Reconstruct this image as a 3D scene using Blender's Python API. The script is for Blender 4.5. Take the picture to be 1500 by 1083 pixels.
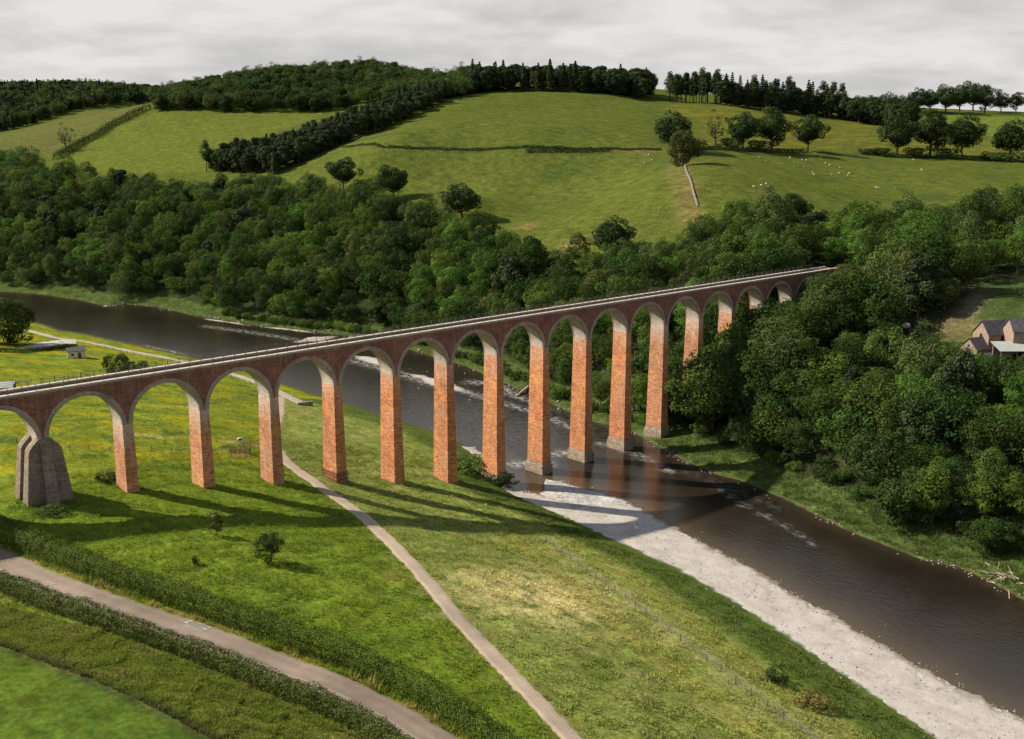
import bpy, math
import numpy as np
from mathutils import Vector

for o in list(bpy.data.objects):
    bpy.data.objects.remove(o, do_unlink=True)
S = bpy.context.scene
COL = S.collection
rng = np.random.default_rng(7)

# ------------------------------------------------------------------ camera, sky, sun, exposure
FPX, PIT, YAW = 1591.7, 0.2208, 0.7289
CAM = np.array([-59.14, -186.48, 84.04])
cd = bpy.data.cameras.new('camera'); cam = bpy.data.objects.new('camera', cd); COL.objects.link(cam)
cam.location = CAM; cam.rotation_euler = (math.pi/2-PIT, 0, -YAW)
cd.sensor_width = 36; cd.lens = FPX/1500*36; cd.clip_start = 1; cd.clip_end = 12000
S.camera = cam
SUN = Vector((-0.72, 1.12, 1.0)).normalized()          # towards the sun
w = bpy.data.worlds.new('World'); S.world = w; w.use_nodes = True
nt = w.node_tree; nt.nodes.clear()
def nd(nt, t, **k):
    n = nt.nodes.new(t)
    for a, b in k.items():
        if a.startswith('i_'):
            n.inputs[a[2:].replace('_', ' ')].default_value = b
        else: setattr(n, a, b)
    return n
def math_(nt, op, a, b=None, c=None, clamp=False):
    n = nt.nodes.new('ShaderNodeMath'); n.operation = op; n.use_clamp = clamp
    for i, x in enumerate((a, b, c)):
        if x is None: continue
        if isinstance(x, (int, float)): n.inputs[i].default_value = x
        else: nt.links.new(x, n.inputs[i])
    return n.outputs[0]
def ramp(nt, fac, stops, interp='LINEAR'):
    n = nt.nodes.new('ShaderNodeValToRGB'); cr = n.color_ramp; cr.interpolation = interp
    while len(cr.elements) < len(stops): cr.elements.new(0.5)
    for e, (p, c) in zip(cr.elements, stops):
        e.position = p; e.color = (c, c, c, 1) if isinstance(c, (int, float)) else (*c, 1)
    nt.links.new(fac, n.inputs[0]); return n.outputs[0]
def noise(nt, vec, scale, detail=3, rough=0.55, dist=0.0):
    n = nd(nt, 'ShaderNodeTexNoise'); n.inputs['Scale'].default_value = scale; n.inputs['Detail'].default_value = detail
    n.inputs['Roughness'].default_value = rough; n.inputs['Distortion'].default_value = dist
    if vec is not None: nt.links.new(vec, n.inputs['Vector'])
    return n.outputs['Fac']
def mixc(nt, fac, a, b, mode='MIX'):
    n = nt.nodes.new('ShaderNodeMix'); n.data_type = 'RGBA'; n.blend_type = mode
    for s, x in ((n.inputs[0], fac), (n.inputs[6], a), (n.inputs[7], b)):
        if isinstance(x, (int, float)): s.default_value = x
        elif isinstance(x, tuple): s.default_value = (*x, 1)
        else: nt.links.new(x, s)
    return n.outputs[2]
def mapv(nt, vec, scale=(1, 1, 1), rot=(0, 0, 0), loc=(0, 0, 0)):
    n = nt.nodes.new('ShaderNodeMapping'); n.inputs['Scale'].default_value = scale; n.inputs['Rotation'].default_value = rot
    n.inputs['Location'].default_value = loc
    nt.links.new(vec, n.inputs['Vector']); return n.outputs[0]

sky = nd(nt, 'ShaderNodeTexSky', sky_type='NISHITA', sun_disc=False)
sky.sun_elevation = math.asin(SUN.z); sky.sun_rotation = math.atan2(SUN.x, SUN.y)
tc = nd(nt, 'ShaderNodeTexCoord')
sp = nd(nt, 'ShaderNodeSeparateXYZ'); nt.links.new(tc.outputs['Generated'], sp.inputs[0])
zz = math_(nt, 'ADD', math_(nt, 'MAXIMUM', sp.outputs[2], 0.0), 0.17)
cmb = nd(nt, 'ShaderNodeCombineXYZ')
nt.links.new(math_(nt, 'DIVIDE', sp.outputs[0], zz), cmb.inputs[0]); nt.links.new(math_(nt, 'DIVIDE', sp.outputs[1], zz), cmb.inputs[1])
n1 = noise(nt, cmb.outputs[0], 0.95, 8, 0.54, 0.5)
n2 = noise(nt, mapv(nt, cmb.outputs[0], loc=(7.3, 2.1, 0)), 3.1, 7, 0.55, 0.3)
bri = math_(nt, 'ADD', math_(nt, 'MULTIPLY', n1, 0.6), math_(nt, 'MULTIPLY', n2, 0.4))
cc = ramp(nt, bri, [(0.38, (3.2, 3.18, 3.14)), (0.48, (3.8, 3.75, 3.66)), (0.58, (4.5, 4.42, 4.27))])
n3 = noise(nt, mapv(nt, cmb.outputs[0], loc=(1.3, 5.7, 0)), 0.55, 5, 0.5)
# broken cover: gaps show overhead and close up towards the horizon, as a cloud layer does
cov = ramp(nt, math_(nt, 'SUBTRACT', n3, math_(nt, 'MULTIPLY', sp.outputs[2], 0.55)), [(0.14, 0.0), (0.32, 1.0)])
bg = nd(nt, 'ShaderNodeBackground'); bg.inputs['Strength'].default_value = 0.1
nt.links.new(mixc(nt, cov, sky.outputs[0], cc), bg.inputs['Color'])
nt.links.new(bg.outputs[0], nd(nt, 'ShaderNodeOutputWorld').inputs['Surface'])
sl = bpy.data.lights.new('sun', 'SUN'); sl.energy = 5.0; sl.angle = math.radians(0.6); sl.color = (1.0, 0.93, 0.80)
so = bpy.data.objects.new('sun', sl); COL.objects.link(so); so.rotation_euler = (-SUN).to_track_quat('-Z', 'Y').to_euler(); so.location = (0, 300, 400)
S.view_settings.view_transform = 'Standard'; S.view_settings.look = 'None'; S.view_settings.exposure = 0.82; S.view_settings.gamma = 1.0
S.render.engine = 'CYCLES'
S.cycles.max_bounces = 5; S.cycles.diffuse_bounces = 3; S.cycles.transmission_bounces = 2; S.cycles.transparent_max_bounces = 4

# ------------------------------------------------------------------ pixel -> direction (photo is 1500 x 1083)
_F = np.array([math.sin(YAW)*math.cos(PIT), math.cos(YAW)*math.cos(PIT), -math.sin(PIT)])
_R = np.array([math.cos(YAW), -math.sin(YAW), 0.0]); _U = np.cross(_R, _F)
def ray(x, y): return _F+_R*((x-750)/FPX)+_U*((541.5-y)/FPX)
def at(x, y, d): return CAM+ray(x, y)*d
def onz(x, y, z=0.0):
    r = ray(x, y); return CAM+r*((z-CAM[2])/r[2])
def toimg(P):
    d = np.asarray(P, float)-CAM; ww = d@_F
    return 750+FPX*(d@_R)/ww, 541.5-FPX*(d@_U)/ww, ww

# ------------------------------------------------------------------ mesh helpers
def mesh(name, V, F, mat=None, attrs=None, smooth=False, mats=None, mi=None):
    """V (n,3); F (m,k) array or list of ragged faces; attrs {name: (domain, values)}"""
    me = bpy.data.meshes.new(name)
    V = np.asarray(V, np.float32)
    if isinstance(F, np.ndarray):
        m, k = F.shape
        me.vertices.add(len(V)); me.vertices.foreach_set('co', V.ravel())
        me.loops.add(m*k); me.loops.foreach_set('vertex_index', F.astype(np.int32).ravel())
        me.polygons.add(m); me.polygons.foreach_set('loop_start', np.arange(0, m*k, k, dtype=np.int32))
        me.update(calc_edges=True)
    else:
        me.from_pydata(V.tolist(), [], F); me.update()
    for nm, val in (attrs or {}).items():
        val = np.asarray(val, np.float32)
        if val.ndim == 1:
            a = me.attributes.new(nm, 'FLOAT', 'POINT'); a.data.foreach_set('value', val)
        else:
            a = me.attributes.new(nm, 'FLOAT_COLOR', 'POINT')
            a.data.foreach_set('color', np.concatenate([val, np.ones((len(val), 1), np.float32)], 1).ravel())
    if smooth: me.polygons.foreach_set('use_smooth', np.ones(len(me.polygons), bool))
    if mats:
        for m_ in mats: me.materials.append(m_)
        if mi is not None: me.polygons.foreach_set('material_index', np.asarray(mi, np.int32))
    elif mat: me.materials.append(mat)
    return me
def link(name, me, parent=None, loc=(0, 0, 0), rot=(0, 0, 0), scale=(1, 1, 1)):
    o = bpy.data.objects.new(name, me); COL.objects.link(o)
    o.location = loc; o.rotation_euler = rot; o.scale = scale
    if parent: o.parent = parent
    return o
def tag(o, label=None, cat=None, group=None, kind=None):
    for k, v in (('label', label), ('category', cat), ('group', group), ('kind', kind)):
        if v: o[k] = v
    return o
def thing(name, loc, label, cat, group=None, rz=0.0, sc=1.0):
    o = link(name, None, None, loc, (0, 0, rz), (sc, sc, sc)); o.empty_display_size = 0.5
    return tag(o, label, cat, group)
class MB:
    """collects simple solids, builds one mesh"""
    def __init__(s): s.v = []; s.f = []; s.n = 0
    def add(s, V, F):
        V = [tuple(map(float, p)) for p in V]
        s.f += [tuple(i+s.n for i in q) for q in F]; s.v += V; s.n += len(V); return s
    def hexa(s, b, t):                                    # bottom quad, top quad (ccw from above)
        return s.add(list(b)+list(t), [(3, 2, 1, 0), (4, 5, 6, 7), (0, 1, 5, 4), (1, 2, 6, 5), (2, 3, 7, 6), (3, 0, 4, 7)])
    def box(s, x0, x1, y0, y1, z0, z1):
        return s.hexa([(x0, y0, z0), (x1, y0, z0), (x1, y1, z0), (x0, y1, z0)], [(x0, y0, z1), (x1, y0, z1), (x1, y1, z1), (x0, y1, z1)])
    def bar(s, a, b, wd, h=None):                         # rectangular bar from a to b
        a = Vector(a); b = Vector(b); h = h or wd
        d = (b-a).normalized(); up = Vector((0, 0, 1)) if abs(d.z) < 0.95 else Vector((1, 0, 0))
        r = d.cross(up).normalized()*wd/2; u = r.normalized().cross(d)*h/2
        q = [-r-u, r-u, r+u, -r+u]
        return s.add([a+p for p in q]+[b+p for p in q], [(0, 1, 2, 3), (7, 6, 5, 4), (4, 5, 1, 0), (5, 6, 2, 1), (6, 7, 3, 2), (7, 4, 0, 3)])
    def tube(s, pts, rad, k=7):
        pts = [Vector(p) for p in pts]; V = []; F = []
        for i, p in enumerate(pts):
            d = (pts[min(i+1, len(pts)-1)]-pts[max(i-1, 0)]).normalized()
            up = Vector((1, 0, 0)) if abs(d.x) < 0.9 else Vector((0, 1, 0))
            r = d.cross(up).normalized(); u = d.cross(r)
            for j in range(k):
                a = 2*math.pi*j/k; V.append(p+(r*math.cos(a)+u*math.sin(a))*rad[i])
        for i in range(len(pts)-1):
            for j in range(k):
                F.append((i*k+j, i*k+(j+1) % k, (i+1)*k+(j+1) % k, (i+1)*k+j))
        F.append(tuple(range(k))[::-1]); F.append(tuple((len(pts)-1)*k+j for j in range(k)))
        return s.add(V, F)
    def ell(s, c, r, nu=10, nv=6):
        V = []; F = []
        for i in range(nv+1):
            t = math.pi*i/nv
            for j in range(nu):
                p = 2*math.pi*j/nu
                V.append((c[0]+r[0]*math.sin(t)*math.cos(p), c[1]+r[1]*math.sin(t)*math.sin(p), c[2]+r[2]*math.cos(t)))
        for i in range(nv):
            for j in range(nu):
                F.append((i*nu+j, (i+1)*nu+j, (i+1)*nu+(j+1) % nu, i*nu+(j+1) % nu))
        return s.add(V, F)
    def build(s, name, mat, parent=None, org=(0, 0, 0), smooth=False):
        """vertices in world coordinates; object origin at org"""
        V = np.array(s.v)-np.array(org)
        me = mesh(name, V, s.f, mat, smooth=smooth)
        loc = np.array(org)-(np.array(parent.location) if parent else 0)
        return link(name, me, parent, loc)
    def local(s, name, mat, parent=None, smooth=False, loc=(0, 0, 0)):
        return link(name, mesh(name, s.v, s.f, mat, smooth=smooth), parent, loc)

def fbm(x, y, sc, seed=0, oct=3):
    r = np.random.default_rng(seed); out = 0; a = 1.0; tot = 0
    for o in range(oct):
        for k in range(3):
            th = r.uniform(0, 2*math.pi); ph = r.uniform(0, 6.28); ff = (2**o)/sc*r.uniform(0.7, 1.4)*6.28
            out = out+a*np.sin((x*math.cos(th)+y*math.sin(th))*ff+ph+1.7*np.sin((x*math.sin(th*1.7)-y*math.cos(th*1.3))*ff*0.6+ph*2))
        tot += a*3*0.6; a *= 0.5
    return out/tot
def sstep(x, a, b):
    t = np.clip((x-a)/(b-a), 0, 1); return t*t*(3-2*t)
def dist_poly(x, y, P):
    d = np.full(x.shape, 1e18)
    for (ax, ay), (bx, by) in zip(P[:-1], P[1:]):
        ux, uy = bx-ax, by-ay; L = ux*ux+uy*uy+1e-9
        t = np.clip(((x-ax)*ux+(y-ay)*uy)/L, 0, 1)
        d = np.minimum(d, (x-ax-t*ux)**2+(y-ay-t*uy)**2)
    return np.sqrt(d)
def inside(x, y, P):
    c = np.zeros(x.shape, bool); n = len(P)
    for i in range(n):
        (ax, ay), (bx, by) = P[i], P[(i+1) % n]
        if ay == by: continue
        c ^= ((ay > y) != (by > y)) & (x < (bx-ax)*(y-ay)/(by-ay)+ax)
    return c
def resample(P, step):
    P = np.asarray(P, float); d = np.r_[0, np.cumsum(np.hypot(*np.diff(P[:, :2], axis=0).T))]
    n = max(2, int(d[-1]/step)+1); t = np.linspace(0, d[-1], n)
    Q = np.stack([np.interp(t, d, P[:, k]) for k in range(P.shape[1])], 1)
    if n > 6:                                             # soften corners
        k = max(1, int(4/step)); K = np.ones(2*k+1)/(2*k+1)
        for c in range(P.shape[1]):
            Z = np.pad(Q[:, c], k, mode='reflect', reflect_type='odd'); Q[:, c] = np.convolve(Z, K, 'valid')
    return Q

# ------------------------------------------------------------------ terrain
WL = [(1499, 1055), (1419, 1015), (1312, 958), (1221, 904), (1111, 841), (1000, 780), (952, 753), (910, 731), (863, 717), (822, 705), (796, 701), (797, 719), (788, 724), (749, 720), (738, 712), (728, 690), (703, 662), (680, 651), (650, 636), (590, 618), (556, 608), (528, 598), (504, 590), (456, 575), (409, 560), (350, 541), (296, 526), (260, 518), (210, 507), (152, 495), (128, 489), (86, 483), (66, 475), (20, 466), (-60, 456), (-200, 446)]
GE = [(1369, 1080), (1302, 1032), (1235, 988), (1181, 951), (1080, 884), (1000, 837), (902, 792), (838, 762), (802, 747), (755, 727), (733, 714), (722, 690), (700, 668), (676, 656), (648, 638), (588, 620), (554, 610), (526, 600), (502, 592), (454, 577), (407, 562), (348, 543), (294, 528), (258, 520), (208, 509), (150, 497), (126, 491), (84, 485), (64, 477), (18, 468), (-60, 458), (-200, 448)]
RB = [(1496, 877), (1449, 851), (1402, 830), (1352, 820), (1318, 807), (1241, 777), (1193, 753), (1147, 730), (1083, 703), (1050, 695), (1000, 673), (957, 650), (927, 633), (867, 617), (810, 593), (743, 563), (683, 537), (600, 512), (512, 492), (423, 483), (377, 477), (287, 463), (227, 449), (187, 446), (157, 449), (117, 440), (67, 432), (0, 427), (-80, 421), (-220, 415)]
def gp(L, z=0.0): return [tuple(onz(x, y, z)[:2]) for x, y in L]
def ext(P):                                               # run on straight beyond the frame
    a = np.array(P[0]); b = np.array(P[3]); d = (a-b)/np.hypot(*(a-b)); return [tuple(a+d*600)]+P
WLw, GEw, RBw = ext(gp(WL)), ext(gp(GE, 0.8)), ext(gp(RB))
for L in (WLw, GEw): L.append((L[-1][0]-700, L[-1][1]+60))
RBw.append((RBw[-1][0]-700, RBw[-1][1]+150))
def signed(x, y, P, side):
    far = 9000.0
    poly = list(P)+([(-far, P[-1][1]), (-far, -far)] if side < 0 else [(-far, P[-1][1]), (-far, far), (far, far), (far, -far)])
    d = dist_poly(x, y, P); return np.where(inside(x, y, poly), d, -d)

HC = [  # hillside: photo pixel and depth in metres
 (850, 352, 398), (950, 345, 388), (740, 312, 432), (620, 285, 470), (500, 250, 555), (560, 215, 640), (760, 218, 610), (960, 220, 590),
 (620, 165, 790), (680, 141, 850), (770, 134, 890), (900, 141, 880), (965, 152, 870), (850, 290, 470), (650, 255, 530), (850, 170, 740), (720, 175, 740),
 (1015, 285, 440), (1000, 245, 520), (1100, 221, 610), (1250, 226, 650), (1450, 236, 650), (1120, 290, 450), (1300, 290, 490), (1480, 285, 500), (1200, 260, 540), (1400, 255, 560),
 (1050, 152, 850), (1100, 160, 850), (1250, 183, 850), (1330, 190, 840), (1480, 205, 800), (1000, 151, 880), (1200, 168, 900), (1440, 166, 1000), (1550, 170, 1000), (1550, 240, 650), (1550, 285, 500), (1100, 190, 720), (1300, 205, 740),
 (90, 250, 800), (250, 252, 740), (400, 235, 740), (300, 166, 990), (480, 164, 960), (235, 164, 1010), (110, 205, 960), (0, 225, 930), (-100, 235, 930), (0, 203, 1080), (120, 175, 1150), (220, 152, 1200), (300, 205, 870), (430, 200, 850),
 (500, 112, 1090), (380, 120, 1110), (290, 138, 1130), (240, 146, 1130), (600, 113, 1060), (690, 124, 980), (-150, 150, 1600), (0, 140, 1650), (100, 136, 1700), (200, 140, 1750), (0, 188, 1280), (100, 172, 1350), (200, 160, 1450)]
HCw = [at(*q) for q in HC]
for q in ((300, 1600), (500, 1600), (700, 1500), (900, 1500), (1100, 1500), (1300, 1500), (1500, 1500), (1700, 1500), (-250, 2600), (0, 2600), (300, 2600), (700, 2600), (1200, 2600), (1600, 2600)):
    p = at(q[0], 184, q[1]); p[2] = 92; HCw.append(p)
def gR(d): return np.interp(d, [0, 2, 6, 12, 30, 55, 80, 110, 140], [0, 0.7, 1.2, 3.0, 12, 25, 37, 42, 46])
def gL(d): return np.interp(d, [0, 4, 18, 33, 48, 63, 77, 92, 107, 170, 260], [0.8, 2.0, 5.4, 8.4, 12.3, 15.0, 17.5, 19.7, 20.8, 23.0, 26.0])
def grow(a, b, s0, k):
    out = [a]; s = s0
    while abs(out[-1]-b) > s:
        out.append(out[-1]+(s if b > a else -s)); s *= k
    return out+[b]
GX = np.array(sorted(set(grow(-90, -900, 2, 1.18)+list(np.arange(-90, 190, 1.2))+list(np.arange(190, 460, 3))+list(np.arange(460, 1300, 8.5))+grow(1300, 3600, 12, 1.1))))
GY = np.array(sorted(set(grow(-150, -900, 2, 1.2)+list(np.arange(-150, 110, 1.2))+list(np.arange(110, 450, 2.6))+list(np.arange(450, 1300, 7.5))+grow(1300, 3600, 12, 1.1))))
GX = GX[np.r_[True, np.diff(GX) > 0.05]]; GY = GY[np.r_[True, np.diff(GY) > 0.05]]
X, Y = np.meshgrid(GX, GY, indexing='ij')
sW = signed(X, Y, WLw, -1); sG = signed(X, Y, GEw, -1); sR = signed(X, Y, RBw, 1)
# hill surface: thin plate spline through the hill points and the top of the wooded bank
pts = np.array(HCw); bank = []
for yy in np.arange(-400, 440, 45):
    for dd in (85, 115, 140):
        i = int(np.argmin(abs(GY-yy))); row = sR[:, i]; j = int(np.argmin(abs(row-dd)))
        if abs(row[j]-dd) < 4: bank.append((GX[j], GY[i], gR(dd)))
bank = np.array(bank)
dmin = np.array([np.min(np.hypot(*(pts[:, :2]-b[:2]).T)) for b in bank]); bank = bank[dmin > 35]
pts = np.vstack([pts, bank])
def tps(r2): return np.where(r2 > 1e-9, r2*np.log(r2+1e-9), 0)
Pn = pts[:, :2]/400.0; n = len(pts)
A = np.zeros((n+3, n+3)); A[:n, :n] = tps(((Pn[:, None]-Pn[None])**2).sum(-1))+np.eye(n)*2e-3
A[:n, n] = 1; A[:n, n+1:] = Pn; A[n, :n] = 1; A[n+1:, :n] = Pn.T
co = np.linalg.solve(A, np.r_[pts[:, 2], 0, 0, 0])
xx, yy = X.ravel()/400, Y.ravel()/400
hill = co[n]+co[n+1]*xx+co[n+2]*yy
for k in range(n): hill += co[k]*tps((xx-Pn[k, 0])**2+(yy-Pn[k, 1])**2)
hill = np.clip(hill.reshape(X.shape), 20, 260)
und = fbm(X, Y, 60, 3)
up = sstep(Y, 30, 130)
zl = gL(np.maximum(sG, 0)*(1-0.35*up))+und*0.35*sstep(sG, 4, 25)+fbm(X, Y, 9, 4, 2)*0.10*sstep(sG, 2, 6)
zl += np.where(X < -40, sstep(-X, 42, 70)*17*np.exp(-((Y-2)/16.0)**2), 0)   # railway embankment behind the left abutment
zr = gR(sR)+und*1.2*sstep(sR, 20, 60)+fbm(X, Y, 12, 5, 2)*0.25*sstep(sR, 3, 10)
hw = sstep(sR, 75, 150)
zr = zr*(1-hw)+(hill+und*0.6)*hw
zg = 0.85*np.clip(sW/(sW-sG+1e-6), 0, 1)+fbm(X, Y, 6, 6, 2)*0.04
zb = -np.minimum(1.4, 0.16*np.minimum(-sW, -sR))
Z = np.where(sG > 0, zl, np.where(sR > 0, zr, np.where(sW > 0, zg, zb)))
def bil(G, x, y):
    x = np.asarray(x, float); y = np.asarray(y, float)
    i = np.clip(np.searchsorted(GX, x)-1, 0, len(GX)-2); j = np.clip(np.searchsorted(GY, y)-1, 0, len(GY)-2)
    u = np.clip((x-GX[i])/(GX[i+1]-GX[i]), 0, 1); v = np.clip((y-GY[j])/(GY[j+1]-GY[j]), 0, 1)
    return G[i, j]*(1-u)*(1-v)+G[i+1, j]*u*(1-v)+G[i, j+1]*(1-u)*v+G[i+1, j+1]*u*v
def H(x, y): return bil(Z, x, y)
TS = np.concatenate([np.arange(60, 700, 0.5), np.arange(700, 2600, 2)])
def hit(px, py, far=False):
    """where the line of sight through a photo pixel meets the ground"""
    r = ray(px, py); P = CAM[None]+TS[:, None]*r
    below = P[:, 2] < H(P[:, 0], P[:, 1])
    if not below.any(): k = len(TS)-1
    else: k = int(np.argmax(below))
    a, b = TS[max(k-1, 0)], TS[k]
    for _ in range(12):
        m = (a+b)/2; p = CAM+r*m
        if p[2] < H(p[0], p[1]): b = m
        else: a = m
    p = CAM+r*b; return np.array([p[0], p[1], float(H(p[0], p[1]))])
def hits(L): return np.array([hit(*q[:2]) for q in L])

# --- what grows where: ground colours, some with shade painted in
MEADOW = np.array([.112, .148, .016]); RICH = np.array([.088, .124, .016]); CROP = np.array([.060, .092, .013]); PALE = np.array([.175, .195, .050])
DRY = np.array([.46, .38, .17]); BUTTER = np.array([.215, .190, .012]); PASTURE = np.array([.070, .085, .016]); ROUGH = np.array([.050, .075, .018]); WOODFL = np.array([.030, .036, .014]); SOIL = np.array([.22, .12, .06]); BED = np.array([.06, .045, .03]); GRAV = np.array([.34, .32, .29])  # PASTURE is dull grass, darkened further in place of cloud shade
def lay(C, m, col, k=1.0):
    m = (np.clip(m, 0, 1)*k)[..., None]; return C*(1-m)+np.asarray(col)*m
PATHPX = [(411, 582), (409, 605), (401, 628), (398, 650), (415, 673), (452, 700), (490, 727), (530, 755), (582, 804), (655, 888), (745, 985), (838, 1083), (900, 1150), (990, 1250)]
PATH = resample(hits(PATHPX)[:, :2], 1.0)
ROADPX = [(-130, 762), (-60, 793), (0, 822), (33, 838), (84, 859), (168, 889), (251, 916), (288, 928), (335, 945), (402, 973), (499, 1007), (560, 1038), (620, 1075), (700, 1130), (800, 1210)]
ROAD = resample(hits(ROADPX)[:, :2], 1.0)
H1 = resample(hits([(-60, 758), (0, 786), (60, 813), (110, 831), (168, 853), (250, 881), (335, 911), (402, 936), (469, 959), (520, 978), (575, 1003), (640, 1039), (700, 1078), (760, 1123)])[:, :2], 0.5)
H2 = resample(hits([(-60, 832), (0, 862), (80, 892), (168, 922), (235, 945), (302, 969), (369, 997), (436, 1025), (499, 1050), (560, 1085), (640, 1140)])[:, :2], 0.5)
CROPL = hits([(-150, 890), (0, 945), (60, 968), (120, 990), (200, 1024), (310, 1083), (420, 1160)])[:, :2]
FENCE = hits([(800, 793), (1010, 950), (1190, 1085), (1290, 1160)])[:, :2]
def tint(x, y, sg=None, sr=None, sw=None):
    sg = bil(sG, x, y) if sg is None else sg; sr = bil(sR, x, y) if sr is None else sr; sw = bil(sW, x, y) if sw is None else sw
    a = fbm(x, y, 28, 11); b = fbm(x, y, 9, 12); c = fbm(x, y, 75, 13)
    C = np.ones(x.shape+(3,))*MEADOW
    C = lay(C, sstep(a+0.5*b, -0.1, 0.9), RICH, 0.75)
    d_path = dist_poly(x, y, [tuple(p) for p in PATH[::6]])
    # right of the path: paler hay meadow with a dry patch
    cr = inside(x, y, [tuple(p) for p in PATH[::4]]+[(400, -400), (400, 40)])
    C = lay(C, np.where(cr, 1, 0)*sstep(sg, 9, 14), PALE, 0.75)
    C = lay(C, np.where(cr, 1, 0)*sstep(b+0.6*a, 0.2, 0.9)*sstep(sg, 10, 16), RICH, 0.6)
    p = hit(800, 872); q = ((x-p[0])/17.0)**2+((y-p[1])/13.0)**2
    C = lay(C, np.exp(-q)*sstep(b+1.1-0.5*q, 0, 0.8), DRY, 1.0)
    fv = FENCE[-1]-FENCE[0]; fv = fv/np.hypot(*fv); al = (x*fv[0]+y*fv[1])*.06; ac = -x*fv[1]+y*fv[0]
    C = lay(C, np.where(cr, 1, 0)*sstep(fbm(al*9, ac, 5.5, 41, 2), .1, .9)*sstep(sg, 8, 14)*(1-sstep(sg, 38, 60)), (.215, .21, .07), .7)
    C = lay(C, np.where(cr, 1, 0)*sstep(fbm(al*9, ac, 3.5, 42, 2), .35, 1.0)*sstep(sg, 8, 14)*(1-sstep(sg, 38, 60)), (.07, .098, .02), .6)
    fd = dist_poly(x, y, [tuple(p) for p in FENCE])
    C = lay(C, np.where(cr, 1, 0)*np.exp(-((fd-1.5)/1.8)**2)*sstep(b, -.7, .6), (.24, .225, .080), 0.95)
    C = lay(C, np.where(cr, 1, 0)*np.exp(-((fd-7)/2.5)**2)*sstep(sg, 8, 20), (.21, .19, .045), 0.65)
    C = lay(C, np.where(cr, 1, 0)*(1-sstep(sg, 9, 14)), (.060, .082, .019), 0.9)
    C = lay(C, np.exp(-(d_path/3.0)**2)*sstep(b, -0.4, 0.5), (.18, .16, .05), 0.6)
    # left: verge, crop field, ditch
    crop = inside(x, y, [tuple(p) for p in CROPL]+[(-20, -300), (-400, -300), (-400, 0)])
    cl = dist_poly(x, y, [tuple(p) for p in CROPL])
    below = inside(x, y, [tuple(p) for p in ROAD[::5]]+[(60, -300), (-400, -300), (-400, 0)])
    C = lay(C, np.where(below, 1, 0), (.105, .128, .020), 0.85); C = lay(C, np.where(below, 1, 0)*sstep(b, 0, .8), (.155, .145, .042), 0.6)
    C = lay(C, np.where(crop, 1, 0), CROP, 1.0); C = lay(C, np.where(crop, 1, 0)*sstep(a, 0.1, 1), (.076, .108, .014), 0.7)
    C = lay(C, np.exp(-(cl/0.8)**2), (.05, .05, .022), 0.85)
    rd = dist_poly(x, y, [tuple(p) for p in ROAD[::5]])
    C = lay(C, np.exp(-((rd-3.4)/0.7)**2)*sstep(b, -.6, .4), (.24, .17, .06), 0.7)
    # upstream meadow full of buttercups
    m = np.where((sg > 0) & ~cr, 1, 0)*sstep(y, 4, 22)
    C = lay(C, m, (.135, .155, .018), 0.85); C = lay(C, m*sstep(a+0.4*b, -0.1, 0.8), BUTTER, 0.75); C = lay(C, m*sstep(-a+b, 0.35, 1.0), (.06, .10, .018), 0.7)
    # far bank and hill
    R_ = np.where(sr > 0, 1, 0)
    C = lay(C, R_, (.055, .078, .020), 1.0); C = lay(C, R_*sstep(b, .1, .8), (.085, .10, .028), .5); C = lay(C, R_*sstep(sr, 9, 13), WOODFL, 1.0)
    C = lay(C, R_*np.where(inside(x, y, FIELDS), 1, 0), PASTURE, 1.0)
    hl = R_*sstep(sr, 120, 160)
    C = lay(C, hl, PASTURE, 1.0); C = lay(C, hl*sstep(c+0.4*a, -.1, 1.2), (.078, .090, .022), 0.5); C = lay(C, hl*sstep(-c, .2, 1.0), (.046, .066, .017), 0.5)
    for poly, col, k in ZONES:
        mm = np.where(inside(x, y, poly), 1, 0); C = lay(C, mm, col, k)
        if col is YELLOWF: C = lay(C, mm*sstep(a+.5*b+c*.5, .0, .8), (.15, .125, .014), .7)
    for ln, col, wd, k in STRIPS:
        C = lay(C, np.exp(-(dist_poly(x, y, ln)/wd)**2)*sstep(b, -.9, .3), col, k)
    for p, r, col, k in SPOTS:
        C = lay(C, np.exp(-(((x-p[0])**2+(y-p[1])**2)/r**2))*sstep(b, -.8, .4), col, k)
    C = lay(C, np.where((sg <= 0) & (sr <= 0), 1, 0), BED, 1.0)
    C = lay(C, np.where((sg <= 0) & (sw > 0) & (y < 24), 1, 0), GRAV, 1.0); C = lay(C, np.where((sg <= 0.3) & (sw > -.4) & (y >= 24), 1, 0), (.075, .075, .03), 1.0)
    return C
def hp(L): return [tuple(p[:2]) for p in hits(L)]
YELLOWF = np.array([.080, .090, .018])
FIELDS = hp([(640, 330), (700, 350), (760, 378), (850, 400), (930, 392), (985, 368), (1060, 338), (1200, 352), (1300, 345), (1500, 338), (1560, 338), (1560, 200), (1450, 168), (960, 150), (770, 134), (690, 140), (620, 170), (500, 245), (420, 262)])
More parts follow.
